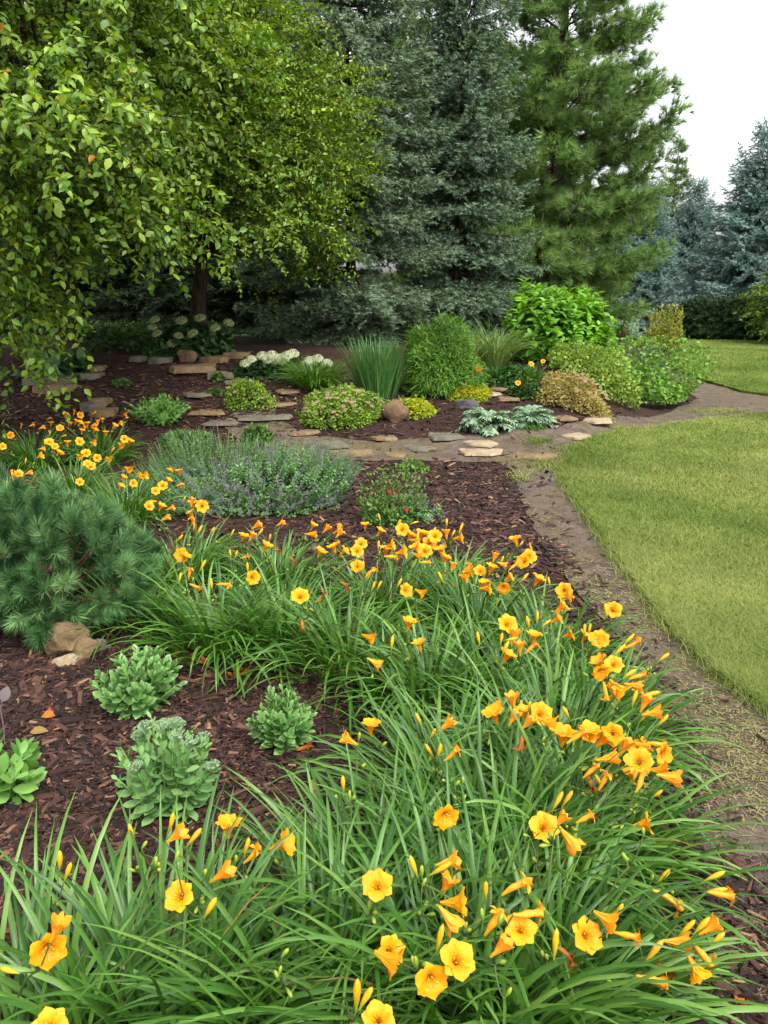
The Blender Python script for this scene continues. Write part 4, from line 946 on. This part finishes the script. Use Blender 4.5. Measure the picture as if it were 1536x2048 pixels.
# fleshy sedums
M_sed = leaf_mat('sedum_leaves', ['4e7c3e', '609048', '74a456', '8cb466'], .22, .42, .35, 8, tip=('94b478', .6), g=.98); M_sedl = leaf_mat('sedum_pale_leaves', ['669454', '78a662', '8cb672', '9ec280'], .22, .42, .4, 8, g=1.05); M_sed2 = leaf_mat('sedum_light_leaves', ['66984a', '7aac54', '90bc64'], .25, .42, .4, 8)
M_sedbud = leaf_mat('sedum_buds', ['84a878', '98b88c', 'a8c49c'], .2, .6, .25, 8)
L_sed = T_leaf(.27, .07, -.16, .55, 4)
def sedum(label, bx, nst, leaf, seed, mat=None, buds=0, lean=.55, group='fleshy sedums in the mulch'):
    b, w_, h_ = dims(*bx); o = thing('sedum', label, 'sedum', b, group); g = Geo(); bud = Geo(); st = Geo()
    a = rng.uniform(0, 6.28, nst); q = np.sqrt((np.arange(nst) + .5) / nst); r0 = w_ * .5
    end = np.stack([np.cos(a) * q * r0 * .85, np.sin(a) * q * r0 * .85, h_ * (1 - .45 * q ** 2) * rng.uniform(.82, 1.05, nst)], -1); sta = end * np.array([.3, .3, 0])
    m = max(8, int(h_ / leaf * 3.2)); t = np.linspace(.12, 1, m); K = 6; k = np.linspace(0, 1, K)
    pth = sta[:, None] + (end - sta)[:, None] * np.stack([k ** 1.3, k ** 1.3, k], -1)[None]; st.tubes(pth, np.full((nst, K), .0032), 5)
    p = np.stack([np.stack([np.interp(t, k, pth[i, :, j]) for j in range(3)], -1) for i in range(nst)])
    ax = nrm(np.repeat((pth[:, -1] - pth[:, -2])[:, None], m, 1)); ph = (np.arange(m) * 2.0)[None] + rng.uniform(0, 6.28, (nst, 1)); X = nrm(np.cross(ax, np.array([.3, .2, .1]))); Y = np.cross(ax, X)
    up = (.15 + .95 * t ** 2)[None, :, None]; d_ = ax * up + X * np.cos(ph)[..., None] + Y * np.sin(ph)[..., None]; sz = leaf * (1.1 - .55 * t ** 3)[None] * rng.uniform(.8, 1.15, (nst, m)) * (.7 if buds else 1) ** t[None]
    g.inst(L_sed, frames(d_.reshape(-1, 3), ax.reshape(-1, 3), sz.ravel()), p.reshape(-1, 3), 0, np.clip(np.repeat(rng.random(nst), m) * .5 + .5 * rng.random(nst * m), 0, 1))
    link('foliage', g.mesh('sedum', mat or M_sed, True), o); link('stem', st.mesh('sedum_stem', M_sed2, True), o)
    if buds:
        for e in end[rng.choice(nst, buds, replace=False)]:
            f = Geo(); n = 34; D = sphere_dirs(n, .0, 1); f.inst(T_ball(5, 7, .9, .9), np.repeat(np.eye(3)[None] * .0036, n, 0), D * np.array([.021, .021, .012]) + np.array([0, 0, .014])); Q = D * np.array([.019, .019, .011]) + np.array([0, 0, .012])
            f.tubes(np.stack([np.zeros((n, 3)) - [0, 0, .012], Q], 1), np.full((n, 2), .0011), 3); link('flower_bud', f.mesh('sedum_bud', M_sedbud), o, e)
sedum('round blue green sedum by the tan rocks and the mugo pine', (190, 372, 1300, 1450), 44, .058, 110)
sedum('compact sedum alone in the dark mulch left of the daylilies', (492, 634, 1385, 1520), 34, .046, 111)
sedum('tall pale sedum topped with green flower buds behind the front daylilies', (228, 446, 1435, 1680), 26, .062, 112, M_sedl, 15)
sedum('bright green sedum cut off by the left edge of the picture', (-70, 88, 1490, 1640), 16, .075, 113, M_sed2)
sedum('far round green sedum between the daylilies and the long flagstone', (252, 390, 790, 862), 60, .06, 114, M_sed2)

# silver dollar stem at the left edge
M_lun = leaf_mat('pale_mauve_leaf', ['8c8088', '9a8c94'], .3, .5, .3)
b = base_at(8, 1500); o = thing('silver_leaf_stem', 'thin stem with pale mauve papery leaves at the left edge', 'plant stem', b)
g = Geo(); top = np.array([0, 0, .24]); k = np.linspace(0, 1, 6); g.tubes(np.stack([.01 * np.sin(k * 3), 0 * k, k * .24 - .02], -1)[None], np.full((1, 6), .002), 5); g.tubes(np.array([[[0, 0, .13], [.012, 0, .16], [.02, 0, .185]]]), np.full((1, 3), .0013), 4); link('stem', g.mesh('silver_stem', M_lun), o)
for p, s_, dx in (((.0, 0, .22), .075, -.1), ((.018, 0, .178), .06, .45), ((-.03, .01, .15), .06, -.7)):
    g = Geo(); g.inst(T_leaf(.30, .03, .1, .5, 5), frames(np.array([[dx, 0, 1.]]), np.array([[.1, -1, .1]]), s_), np.array([p])); link('leaf', g.mesh('silver_leaf', M_lun, True), o)
b = base_at(-20, 1600)

# mugo pine
M_mugo = leaf_mat('mugo_needles', ['3c5e3a', '4c7246', '628c58', '82a872'], .15, .45, .3, 3, g=1.15); M_mugob = bark_mat('mugo_bark', '4a2e1e', '7a5438', 60)
def T_plume(n, seed, w=.018, l0=.46):
    r = np.random.default_rng(seed); V = []; Fc = []; u = []
    for i in range(n):
        t = r.random() ** .8; a = r.random() * 6.28; el = R(72) * (1 - .62 * t) * r.uniform(.75, 1.15); d = np.array([math.cos(a) * math.sin(el), math.cos(el), math.sin(a) * math.sin(el)])
        sd = nrm(np.cross(d, r.normal(size=3))); b = np.array([0, t * .75, 0]); l = l0 * r.uniform(.75, 1.1); mid = b + d * l * .5; e = b + d * l + np.array([0, .05, -.03])
        k = len(V); V += [b - sd * w / 2, b + sd * w / 2, mid + sd * w / 2, mid - sd * w / 2, e]; Fc += [[k, k + 1, k + 2, k + 3]]; u += [0, 0, .5, .5, 1]
    V = np.array(V); q = np.array(Fc); return V, {4: q, 3: np.stack([q[:, 3], q[:, 2], q[:, 2] + 2], -1)}, np.array(u, float)
PL = [T_plume(165, 60 + k) for k in range(3)]
b = base_at(30, 1290); b[1] += .28; b[2] = H(b[0], b[1])
o = thing('mugo_pine', 'low dense mugo pine with dark blue green needles and brown twigs at the left edge', 'pine shrub', b)
n = 520; D = sphere_dirs(n, -.25, 1); f = (.6 + .4 * rng.random(n) ** .5) * lumps(D, 120, .75, 16); P = D * f[:, None] * np.array([.40, .42, .34]); P[:, 2] = np.maximum(P[:, 2] + .16, .05)
P[:5] = np.array([[.0, -.1, .64], [.19, -.05, .58], [-.25, 0, .60], [.3, .1, .46], [-.12, .1, .6]])
d_ = nrm(D + np.array([0, 0, .3]) + rng.normal(0, .3, D.shape)); g = Geo(); sz = rng.uniform(.12, .17, n); sel = rng.integers(0, 3, n); Mx = frames(d_, rng.normal(size=(n, 3)), sz)
for k in range(3): g.inst(PL[k], Mx[sel == k], P[sel == k])
link('foliage', g.mesh('mugo', M_mugo), o)
g = Geo(); k = np.linspace(0, 1, 7); mm = rng.choice(n, 36, replace=False); P = P[mm]; d_ = d_[mm]; sz = sz[mm]; e = P + d_ * (sz * .6)[:, None]; c1 = P * np.array([.4, .4, .5]); Q = (1 - k)[None, :, None] ** 2 * (P * 0 + [0, 0, .03])[:, None] + 2 * (k * (1 - k))[None, :, None] * c1[:, None] + (k ** 2)[None, :, None] * e[:, None]; n = 36
g.tubes(Q, np.broadcast_to(.0075 * (1.15 - .75 * k), (n, 7)), 6); link('branch', g.mesh('mugo_branch', M_mugob, True), o)

# ------------------------------------------------------------------ daylilies
s = NT('daylily_petals'); u = s.attr('u'); rn = s.attr('rnd')
c = s.ramp(u, [(0, srgb('8c9a20')), (.1, srgb('de9c18')), (.42, srgb('e89c10')), (.62, srgb('efa412')), (1, srgb('f3ac16'))])
c = s.mix(s.math('MULTIPLY', rn, .5), c, srgb('e49212')); nz = s.noise(120, 3); c = s.mix(1., c, s.ramp(nz, [(.3, (.9, .88, .8)), (.7, (1.04, 1.04, 1.04))]), 'MULTIPLY')
M_petal = s.surface(c, .5, .25, .3, (1.1, 1.0, .6, 1))
s = NT('closing_petals'); u = s.attr('u'); c = s.ramp(u, [(0, srgb('a89a24')), (.25, srgb('e6a424')), (.7, srgb('eca028')), (1, srgb('e09420'))]); M_close = s.surface(c, .5, .25, .25, (1.1, 1.0, .6, 1))
s = NT('bud_skin'); u = s.attr('u'); c = s.ramp(u, [(0, srgb('6c8a2c')), (.3, srgb('a89a20')), (.65, srgb('d8a41c')), (1, srgb('d0981c'))]); M_bud = s.surface(c, .45, .3, .15)
s = NT('green_bud_skin'); u = s.attr('u'); c = s.ramp(u, [(0, srgb('5a7c2c')), (.6, srgb('7c9634')), (1, srgb('9a9c30'))]); M_gbud = s.surface(c, .45, .3, .15)
s = NT('withered_petals'); u = s.attr('u'); c = s.ramp(u, [(0, srgb('7a6a2c')), (.4, srgb('a8682c')), (1, srgb('8c4e20'))]); M_with = s.surface(c, .7, .15, .2)
M_stam = leaf_mat('stamens', ['e0a828', 'ecb834'], .1, .5, .3, g=1.2)
M_lily = leaf_mat('daylily_leaves', ['36641c', '447426', '548430', '68943c', '7aa24a'], .32, .38, .45, 5)
M_dry = leaf_mat('dry_leaves', ['8a6c3c', 'a08450', '6c5430'], .2, .7, .2)

def flower_mesh(name, op, seed, mat, L=.066, scale=1.):
    """six tepals and stamens, mouth along +Z, base at the origin. op: 1 wide open .. 0 nearly closed"""
    r = np.random.default_rng(seed); g = Geo(); ns, nu = 10, 7; s_ = np.linspace(0, 1, ns); uu = np.linspace(-1, 1, nu)
    for k in range(6):
        inner = k % 2 == 0; a = k * math.pi / 3 + r.normal(0, .06); wid = (.0195 if inner else .014) * r.uniform(.9, 1.1) * (.55 + .45 * op)
        ang = np.interp(s_, [0, .3, .5, .75, 1], [R(3), R(8), R(18 + 30 * op), R(22 + 66 * op), R(25 + 92 * op + r.normal(0, 10))])
        ds = L / (ns - 1); rad = .0032 + np.concatenate([[0], np.cumsum(np.sin(ang[:-1]) * ds)]); z = np.concatenate([[0], np.cumsum(np.cos(ang[:-1]) * ds)])
        if not inner: z = z - .0015
        w_ = wid * np.interp(s_, [0, .25, .5, .7, .85, .95, 1], [.22, .42, .8, 1, .88, .5, .12]); ph = r.uniform(0, 6.28); am = (.0036 if inner else .0018) * (.4 + op)
        S, U = np.meshgrid(s_, uu, indexing='ij'); ruf = am * np.sin(S * 17 + ph + 2.5 * np.sign(U)) * U ** 2 * S
        cup = .35 * w_[:, None] * U ** 2 * (1 - S * .8)
        nx_, nz_ = -np.cos(ang), np.sin(ang)       # inward normal in the (radial, z) plane
        rr = rad[:, None] + nx_[:, None] * (cup + ruf); zz = z[:, None] + nz_[:, None] * (cup + ruf); tv = U * w_[:, None]
        V = np.stack([rr * math.cos(a) - tv * math.sin(a), rr * math.sin(a) + tv * math.cos(a), zz], -1)
        idx = np.arange(ns * nu).reshape(ns, nu); q = np.stack([idx[:-1, :-1], idx[:-1, 1:], idx[1:, 1:], idx[1:, :-1]], -1).reshape(-1, 4)
        g.add(V, {4: q}, S, r.random(), 0)
    if op > .25:
        K = 6; k = np.linspace(0, 1, K); n = 7; a = np.arange(n) * 6.2832 / n; l = np.where(np.arange(n) == 0, .058, .045) * (.7 + .3 * op); q = .0085 * op + .002
        P = np.stack([np.cos(a)[:, None] * q * k ** 1.5, np.sin(a)[:, None] * q * k ** 1.5, l[:, None] * k], -1)
        g.tubes(P, np.broadcast_to(np.where(k > .9, .0014, .0007), (n, K)), 4, 1)
    me = g.mesh(name, [mat, M_stam], True)
    return me
def bud_mesh(name, L, rmax, mat, seed):
    r = np.random.default_rng(seed); g = Geo(); K = 9; k = np.linspace(0, 1, K); pr = np.interp(k, [0, .12, .35, .65, .88, 1], [.25, .35, .75, 1, .72, .1])
    P = np.stack([.002 * np.sin(k * 2 + seed), .0015 * np.cos(k * 3), k * L], -1)[None]; g.tubes(P, (rmax * pr)[None], 7); return g.mesh(name, mat, True)
def wilt_mesh(name, seed, mat, L=.055):
    """spent flower: a twisted, closed tube with a ragged mouth"""
    r = np.random.default_rng(seed); g = Geo(); K = 10; k = np.linspace(0, 1, K); n = 9; V = []
    bend = r.normal(0, .35)
    for i in range(K):
        a = np.arange(n) * 6.2832 / n + k[i] * 1.3; q = np.interp(k[i], [0, .2, .5, .75, 1], [.003, .004, .0075, .006, .011]) * (1 + .3 * np.sin(a * 3 + seed) * k[i]) * r.uniform(.9, 1.1, n)
        V.append(np.stack([q * np.cos(a) + bend * .03 * k[i] ** 2, q * np.sin(a), k[i] * L + (r.normal(0, .005, n) if i == K - 1 else np.zeros(n))], -1))
    V = np.array(V); idx = np.arange(K * n).reshape(K, n); nx = np.roll(idx, -1, 1); g.add(V, {4: np.stack([idx[:-1], nx[:-1], nx[1:], idx[1:]], -1).reshape(-1, 4)}, np.repeat(k, n), r.random())
    for j in range(4):
        a = j * 1.57 + r.random(); d = np.array([[math.cos(a), math.sin(a), r.uniform(-.3, .6)]]); g.inst(T_leaf(.3, .1, .3, .5, 3), frames(d, np.array([[0, 0, 1.]]), r.uniform(.014, .022)), np.array([[bend * .03 + .006 * math.cos(a), .006 * math.sin(a), L * .97]]), 0)
        g.U[-1] = np.full(len(g.U[-1]), .8)
    return g.mesh(name, mat, True)
FO = [flower_mesh('open_flower', o_, 400 + k, M_petal, .062) for k, o_ in enumerate((1., .93, .98, .88))]
FT = [flower_mesh('trumpet_flower', o_, 410 + k, M_petal, .064) for k, o_ in enumerate((.62, .5, .7))]
FW = [flower_mesh('closing_flower', o_, 420 + k, M_close, .062) for k, o_ in enumerate((.12, .22))] + [wilt_mesh('closed_flower', 425 + k, M_close) for k in range(2)]
FD = [wilt_mesh('withered_flower', 430 + k, M_with, .04) for k in range(2)]
FB = [bud_mesh('yellow_bud', L, q, M_bud, k) for k, (L, q) in enumerate(((.048, .0062), (.042, .0058), (.055, .0064)))]
FG = [bud_mesh('green_bud', L, q, M_gbud, k) for k, (L, q) in enumerate(((.02, .004), (.026, .0045), (.014, .0045)))]

# flowers: kind, picture column, row, direction in degrees
FL = """O97,1905,-80 W118,1848,65 B118,1718,86 B136,1738,72 O355,1790,150 B423,1812,55 W448,1745,35 W515,1710,30 T575,1685,20 B260,1660,105 B343,1640,76 W362,1665,35 B388,1675,55 G290,1690,60 G355,1715,80 T458,1637,88 B493,1692,80 G570,1905,60 G562,1938,80 O100,2050,90 B10,1940,170
G470,1720,80 G412,1740,70
O755,1765,90 B828,1730,105 B880,1738,25 W905,1722,15 W897,1762,65 T930,1805,0 B972,1775,95 W1030,1765,45 W990,1838,58 W905,1845,-50 B880,1875,75 O788,1900,10 T800,1932,-30 O920,1915,45 O868,1970,-60 O1045,1852,60 W1068,1830,0 W1010,1885,45 O1180,1870,10 B1240,1815,60 T1235,1850,-30 W1268,1872,-10 W1365,1885,-5 W1430,1850,30 B1440,1872,35 B1375,1855,50 B1405,1850,50 W1412,1918,-50 T1405,1962,-60 W1312,1962,-15 B1305,1905,45 D1318,1930,-20 W1340,1790,-15 W1450,1790,-10 B1430,1752,30 B1440,1778,10 B1330,1748,50 G1305,1750,80 O758,2035,80 B735,1992,65 B713,1995,85 G1000,1840,60 G965,1830,90 G1015,1985,60
G845,1745,90 G850,1765,60 B1110,1890,80 D1130,1895,0
O895,1640,-60 T1305,1645,10 B1115,1602,55 B1135,1597,60 O1090,1652,45 W1130,1632,45 W1180,1630,30 W1142,1682,-50 B685,1565,88 G672,1590,95 G1050,1670,150 G1285,1665,90 T743,1438,86 W690,1475,150 G718,1475,90 B835,1435,120 B868,1462,55 W898,1445,40 B858,1500,115 W912,1508,30 B878,1500,75 G915,1565,60 G925,1560,100
T985,1420,110 W1025,1398,100 B1042,1405,80 B1058,1412,85 W1060,1440,50 O1085,1425,40 T1112,1450,-20 D1045,1480,-90 W1030,1430,60
T1185,1450,80 W1158,1470,35 O1225,1470,-90 O1278,1520,90 T1295,1485,40 W1222,1515,10 O1335,1512,-20 W1345,1555,-10 W1212,1555,60 B1195,1555,115 W1288,1560,55 B1320,1583,40 D1175,1560,-90 T1340,1540,0 W1250,1490,60 B1270,1550,75
T1245,1385,-45 B1270,1395,75 W1292,1400,65 B1292,1428,50 W1312,1425,10 B1328,1438,50 W1215,1388,-70 O1205,1350,-60 T1195,1318,120 O1230,1325,60 W1282,1350,20 B1260,1348,30 W1275,1372,-10 B1330,1313,40 G1303,1335,80 G1310,1345,60 O1200,1277,110 T1150,1265,20 B1170,1258,85 W1270,1292,10 B1237,1302,40 B1257,1280,50 O1228,1218,60 B1212,1222,100 B1180,1255,80
T1125,1232,30 O1128,1180,100 T1142,1190,10 B1098,1160,95 T1080,1152,60 O1045,1122,150 O1060,1112,45 O1008,1180,-90 O960,1138,90 T968,1160,90 T1028,1150,30 T985,1130,70 B1005,1118,75 T935,1137,120 T1030,1075,100 B1045,1085,50 W1030,1130,40 B1050,1155,45 W1135,1192,10 T1130,1208,40
B1055,1245,100 B1075,1232,80 B1095,1245,40 T1070,1262,80 B1003,1275,85 B1012,1295,60 W1030,1270,80 T1020,1302,60 W1065,1292,45 B957,1275,95 W1040,1290,90
T820,1240,75 T835,1278,105 T748,1278,-20 B785,1285,80 O815,1180,10 T850,1190,-30 B800,1165,60 B882,1155,120 B760,1168,60 O712,1130,130 W740,1140,60 B726,1135,90 W755,1328,-30 O600,1190,90 O508,1155,0 B495,1135,90 W450,1165,15 W395,1175,-25 B405,1132,60 W380,1142,80 B423,1168,100 O362,1110,170 W495,1112,20 B460,1105,95 B473,1107,70 T375,1105,60 B360,1155,80 D640,1205,0 D605,1250,-80
T630,1045,60 W625,1068,0 W655,1055,50 W682,1065,45 T645,1097,60 W675,1085,25 T695,1097,40 O715,1100,70 T730,1042,90 T765,1055,60 O805,1058,80 T825,1065,60 T845,1060,80 O860,1085,60 O850,1100,80 T895,1110,60 O870,1070,90 B893,1045,85 B908,1065,60 B921,1058,65 T925,1075,10 B757,1090,90 T773,1092,80 W785,1113,0 W855,1125,0 T855,1062,100 B740,1150,60 B747,1170,70 D690,1165,0 T840,1085,70 T880,1095,100 B835,1075,80 O722,1085,90
T490,1065,70 W515,1050,35 W565,1045,30 T535,1088,60 B520,1065,60 W505,1070,60 B465,1065,60 B540,1072,75 D555,1100,0 D585,1115,0 B425,1060,60
O405,1012,45 T378,1020,120 T385,1002,90 W345,1015,20 W335,1035,25 B400,1060,60 W390,1045,80 B360,1075,45 T340,957,60 W362,968,25 O312,980,70 T305,1000,90 T283,950,20 T250,950,60 T245,968,60 O300,1010,60 B370,995,70 O325,970,100
T222,920,-30 O195,915,60 O175,925,90 O160,962,80 O37,945,90 W60,945,20 O110,890,80 T120,900,60 O160,882,60 T135,882,90 T190,885,0 O120,855,90 T140,843,70 W150,825,60 T132,828,90 T155,840,60 W85,855,20 W65,850,20 W45,850,60 T205,835,90 W190,825,30 T245,845,20 B255,835,20 T192,857,60 T262,880,60 T245,893,-40 B225,900,50 O18,970,90 O5,892,90 B52,920,80 T145,1025,90 W42,1027,60 T212,862,90 O172,905,90 T165,858,80 O98,882,100 B230,850,60 T150,1000,90 O182,930,60 B100,865,90 T175,845,90"""
import re as _re
items = [(m.group(1), float(m.group(2)), float(m.group(3)), float(m.group(4))) for m in _re.finditer(r'([OTWBGD])(-?\d+),(-?\d+),(-?\d+)', FL)]

_ex = np.random.default_rng(77)
for kd, px, py, an in list(items):
    if ((px > 930 and 1070 < py < 1620) or (600 < px < 940 and py < 1120) or (px < 420 and py < 1010)) and kd in 'OTW' and _ex.random() < .62:
        items.append((_ex.choice(list('OTTWB')), px + _ex.normal(0, 20), py + _ex.normal(0, 15), float(_ex.uniform(-30, 120))))
# clumps: picture position of the middle of the leaf mound (0.16 m up), leaf length, leaf count, label
CL = [
 (330, 1990, .50, 150, 'daylily clump in the near left corner with upright leaves and a few golden flowers'),
 (40, 2060, .48, 110, 'daylily clump cut off by the lower left corner of the picture'),
 (640, 1960, .50, 150, 'leafy daylily clump at the bottom between the left and right flowering clumps'),
 (930, 1990, .52, 170, 'daylily clump at the bottom centre with two large overlapping golden flowers'),
 (1090, 1940, .47, 170, 'daylily clump at the lower right with flower stalks leaning over the path'),
 (760, 1760, .46, 120, 'daylily clump behind the front flowers with a single wide open bloom'),
 (980, 1690, .52, 190, 'tall upright daylily clump with a lone open flower on its left side'),
 (1165, 1650, .45, 170, 'daylily clump at the path edge crowded with golden and spent orange flowers'),
 (900, 1530, .44, 130, 'daylily clump next to the dark mulch with an upturned yellow trumpet'),
 (1110, 1480, .46, 150, 'daylily clump with a tight bunch of trumpets just left of the crowded one'),
 (1180, 1400, .40, 140, 'daylily clump whose golden flowers stand in front of bare dirt path'),
 (1020, 1350, .42, 140, 'daylily clump with mostly buds in the middle of the row'),
 (850, 1330, .42, 150, 'daylily clump with two small upturned trumpets above dark leaves'),
 (1100, 1270, .40, 120, 'daylily clump beside the path below a dense flower bunch'),
 (690, 1270, .42, 150, 'daylily clump with drooping leaves over the mulch and one low open flower'),
 (960, 1215, .40, 140, 'daylily clump below the wide bunch of flowers nearest the bare mulch'),
 (560, 1225, .42, 140, 'drooping daylily clump between two others, with few flowers'),
 (430, 1230, .44, 160, 'rounded daylily clump right of the mugo pine with leaves drooping to the mulch'),
 (780, 1165, .38, 130, 'far daylily clump full of flowers in front of the red rose'),
 (890, 1140, .36, 110, 'far daylily clump packed with flowers at the edge of the brown mulch'),
 (560, 1120, .38, 110, 'daylily clump with slanted orange trumpets in front of the catmint'),
 (370, 1110, .40, 120, 'daylily clump at the left foot of the catmint behind the mugo pine'),
 (265, 1190, .38, 80, 'shaded daylily clump tucked beside the mugo pine'),
 (250, 1000, .42, 110, 'daylily clump just behind the mugo pine top'),
 (150, 960, .44, 130, 'far left daylily clump crowded with golden flowers behind the mugo pine'),
 (200, 890, .44, 140, 'farthest daylily clump beside the round far sedum'),
 (70, 900, .46, 140, 'farthest daylily clump at the left with mostly leaves'),
 (20, 1000, .44, 120, 'daylily clump cut by the left edge behind the mugo pine'),
]
GD = 'golden daylilies along the bed edge'
cb = np.array([at(np.float64(a), np.float64(b_), .16) for a, b_, *_ in CL]); cb[:, 2] = H(cb[:, 0], cb[:, 1])
clumps = []
for k, (a, b_, L, n, lb) in enumerate(CL):
    o = blades('daylily', lb, 'daylily', cb[k], int(n * 1.75), L, .0135, 0, M_lily, (4, 66), (40, 135), r0=.16, group=GD, part='leaves', K=9)
    clumps.append(o)
    for q in range(4): blades('daylily', None, None, None, 1, L * .8, .008, 0, M_dry, (5, 60), (60, 140), r0=.1, part='dry_leaf', parent=o, K=7)
# small far daylilies in the island bed
for px, py, lb, L in ((1065, 765, 'small daylily with two orange flowers in front of the hydrangea bush', .35), (958, 770, 'small daylily with one orange flower right of the fine leaved shrub', .3)):
    b = base_at(px, py); clumps.append(blades('daylily', lb, 'daylily', b, 90, L, .011, 0, M_gr, (5, 50), (40, 120), r0=.08, part='leaves')); cb = np.concatenate([cb, b[None]])
FAR = [('O', 1063, 727, 60), ('O', 1086, 721, 90), ('O', 958, 738, -90), ('O', 1036, 765, 90)]
# place every flower, gathered into stalks
zz = {}
items += FAR
pts = []
for i, (kd, px, py, an) in enumerate(items):
    z = .37 + .05 * math.sin(px * .013 + py * .021) + rng.normal(0, .012)
    if px > 1290 and py > 1560: z = .26
    if kd in 'D': z -= .05
    if i >= len(items) - 4: z = .42
    if py > 2020 or py < 0: z = .36
    pts.append(at(np.float64(px), np.float64(py), z))
pts = np.array(pts)
own = [int(np.argmin(((cb[:, :2] - p[:2]) ** 2).sum(1))) for p in pts]
todo = set(range(len(items))); stalks = []
while todo:
    i = min(todo); grp = [j for j in todo if own[j] == own[i] and np.linalg.norm(pts[j] - pts[i]) < .11][:5]; todo -= set(grp); stalks.append(grp)
axes = []
for (kd, px, py, an), p in zip(items, pts):
    t = {'O': .93, 'T': .25, 'W': .12, 'B': .05, 'G': .05, 'D': .05}[kd] * rng.uniform(.9, 1.08); q = math.sqrt(max(0, 1 - min(t, 1) ** 2)) + (.12 if kd == 'O' else 0)
    view = -ray(px, py); view = view / np.linalg.norm(view)
    ax = RV * math.cos(R(an)) * q + UV * math.sin(R(an)) * q + view * t; axes.append(nrm(ax))
for grp in stalks:
    o = clumps[own[grp[0]]]; B = np.array(o.location)
    bases = []
    for j in grp:
        kd = items[j][0]; off = {'O': .042, 'T': .046, 'W': .036, 'B': .026, 'G': .012, 'D': .02}[kd]; bases.append(pts[j] - axes[j] * off)
    bases = np.array(bases); hub = bases.mean(0); hub = hub - np.array([0, 0, .045]) + (B - hub) * np.array([.12, .12, 0])
    hub = hub - np.mean([axes[j] for j in grp], 0) * .012; hub[2] = max(hub[2], B[2] + .06)
    k = np.linspace(0, 1, 10); st = B + np.array([rng.normal(0, .05), rng.normal(0, .05), -.02]); c1 = st * .55 + hub * .45 + np.array([0, 0, .45 * (hub[2] - st[2])])
    g = Geo(); P = ((1 - k) ** 2)[:, None] * st + (2 * k * (1 - k))[:, None] * c1 + (k ** 2)[:, None] * hub; g.tubes((P - B)[None], (.0024 - .0007 * k)[None], 6)
    for b_, j in zip(bases, grp):
        c1 = hub * .5 + b_ * .5 - axes[j] * .012; P = ((1 - k) ** 2)[:, None] * hub + (2 * k * (1 - k))[:, None] * c1 + (k ** 2)[:, None] * b_; g.tubes((P - B)[None], np.full((1, 10), .0015), 5)
    g.inst(L_small, frames(rng.normal(0, .5, (3, 3)) + [0, 0, 1.], rng.normal(size=(3, 3)), .02), np.repeat((hub - B)[None], 3, 0))
    so_ = link('flower_stalk', g.mesh('flower_stalk', M_stem, True), o)
    for b_, j in zip(bases, grp):
        kd = items[j][0]; far = np.linalg.norm(b_) ; pool = {'O': FO, 'T': FT, 'W': FW, 'B': FB, 'G': FG, 'D': FD}[kd]
        f = link({'O': 'flower', 'T': 'flower', 'W': 'flower', 'B': 'bud', 'G': 'bud', 'D': 'flower'}[kd], pool[rng.integers(len(pool))], so_, b_ - B)
        e = Vector(axes[j]).to_track_quat('Z', 'Y'); f.rotation_mode = 'QUATERNION'
        from mathutils import Quaternion
        f.rotation_quaternion = e @ Quaternion((0, 0, 1), rng.uniform(0, 6.28)); sc = rng.uniform(.80, 1.08) * (1. if kd in 'BG' else .93); f.scale = (sc,) * 3
        if kd == 'D': f['label'] = 'withered brown flower'
    for q in range(rng.integers(1, 4)):       # small green buds at the fork of every stalk
        d = nrm(rng.normal(0, .7, 3) + np.array([0, 0, .8])); bb = link('bud', FG[rng.integers(3)], so_, hub - B + d * .004); bb.rotation_euler = Vector(d).to_track_quat('Z', 'Y').to_euler()

# fallen petals and leaves on the mulch
G_f = 'withered orange blossoms fallen on the mulch'
for k, (px, py) in enumerate([(395, 1330), (470, 1355), (500, 1345), (455, 1358), (690, 1365), (640, 1360), (590, 1515), (85, 1450), (400, 1335), (1505, 2030), (1470, 1935)]):
    p = base_at(px, py); o = link('fallen_blossom', FD[k % 2], None, (p[0], p[1], p[2] + .03)); o.rotation_euler = (R(90) + rng.normal(0, .2), 0, rng.uniform(0, 6.28)); tag(o, 'withered orange daylily blossom fallen on the bark mulch', 'blossom', G_f)
for k, (px, py, mt, lb) in enumerate([(62, 1480, M_dry, 'pale tan dead leaf lying in the mulch near the left sedum'), (85, 1450, M_with, 'rust orange dead leaf in the mulch below the rocks'), (1010, 1880, M_with, 'brown dead leaf caught among the front daylily leaves')]):
    p = base_at(px, py); g = Geo(); g.inst(T_leaf(.3, .1, .25, .45, 4), frames(np.array([[1., .3 * k, .25]]), np.array([[0, -.3, 1.]]), .06), np.zeros((1, 3)))
    o = link('dead_leaf', g.mesh('dead_leaf', mt), None, (p[0], p[1], p[2] + .03)); tag(o, lb, 'leaf')
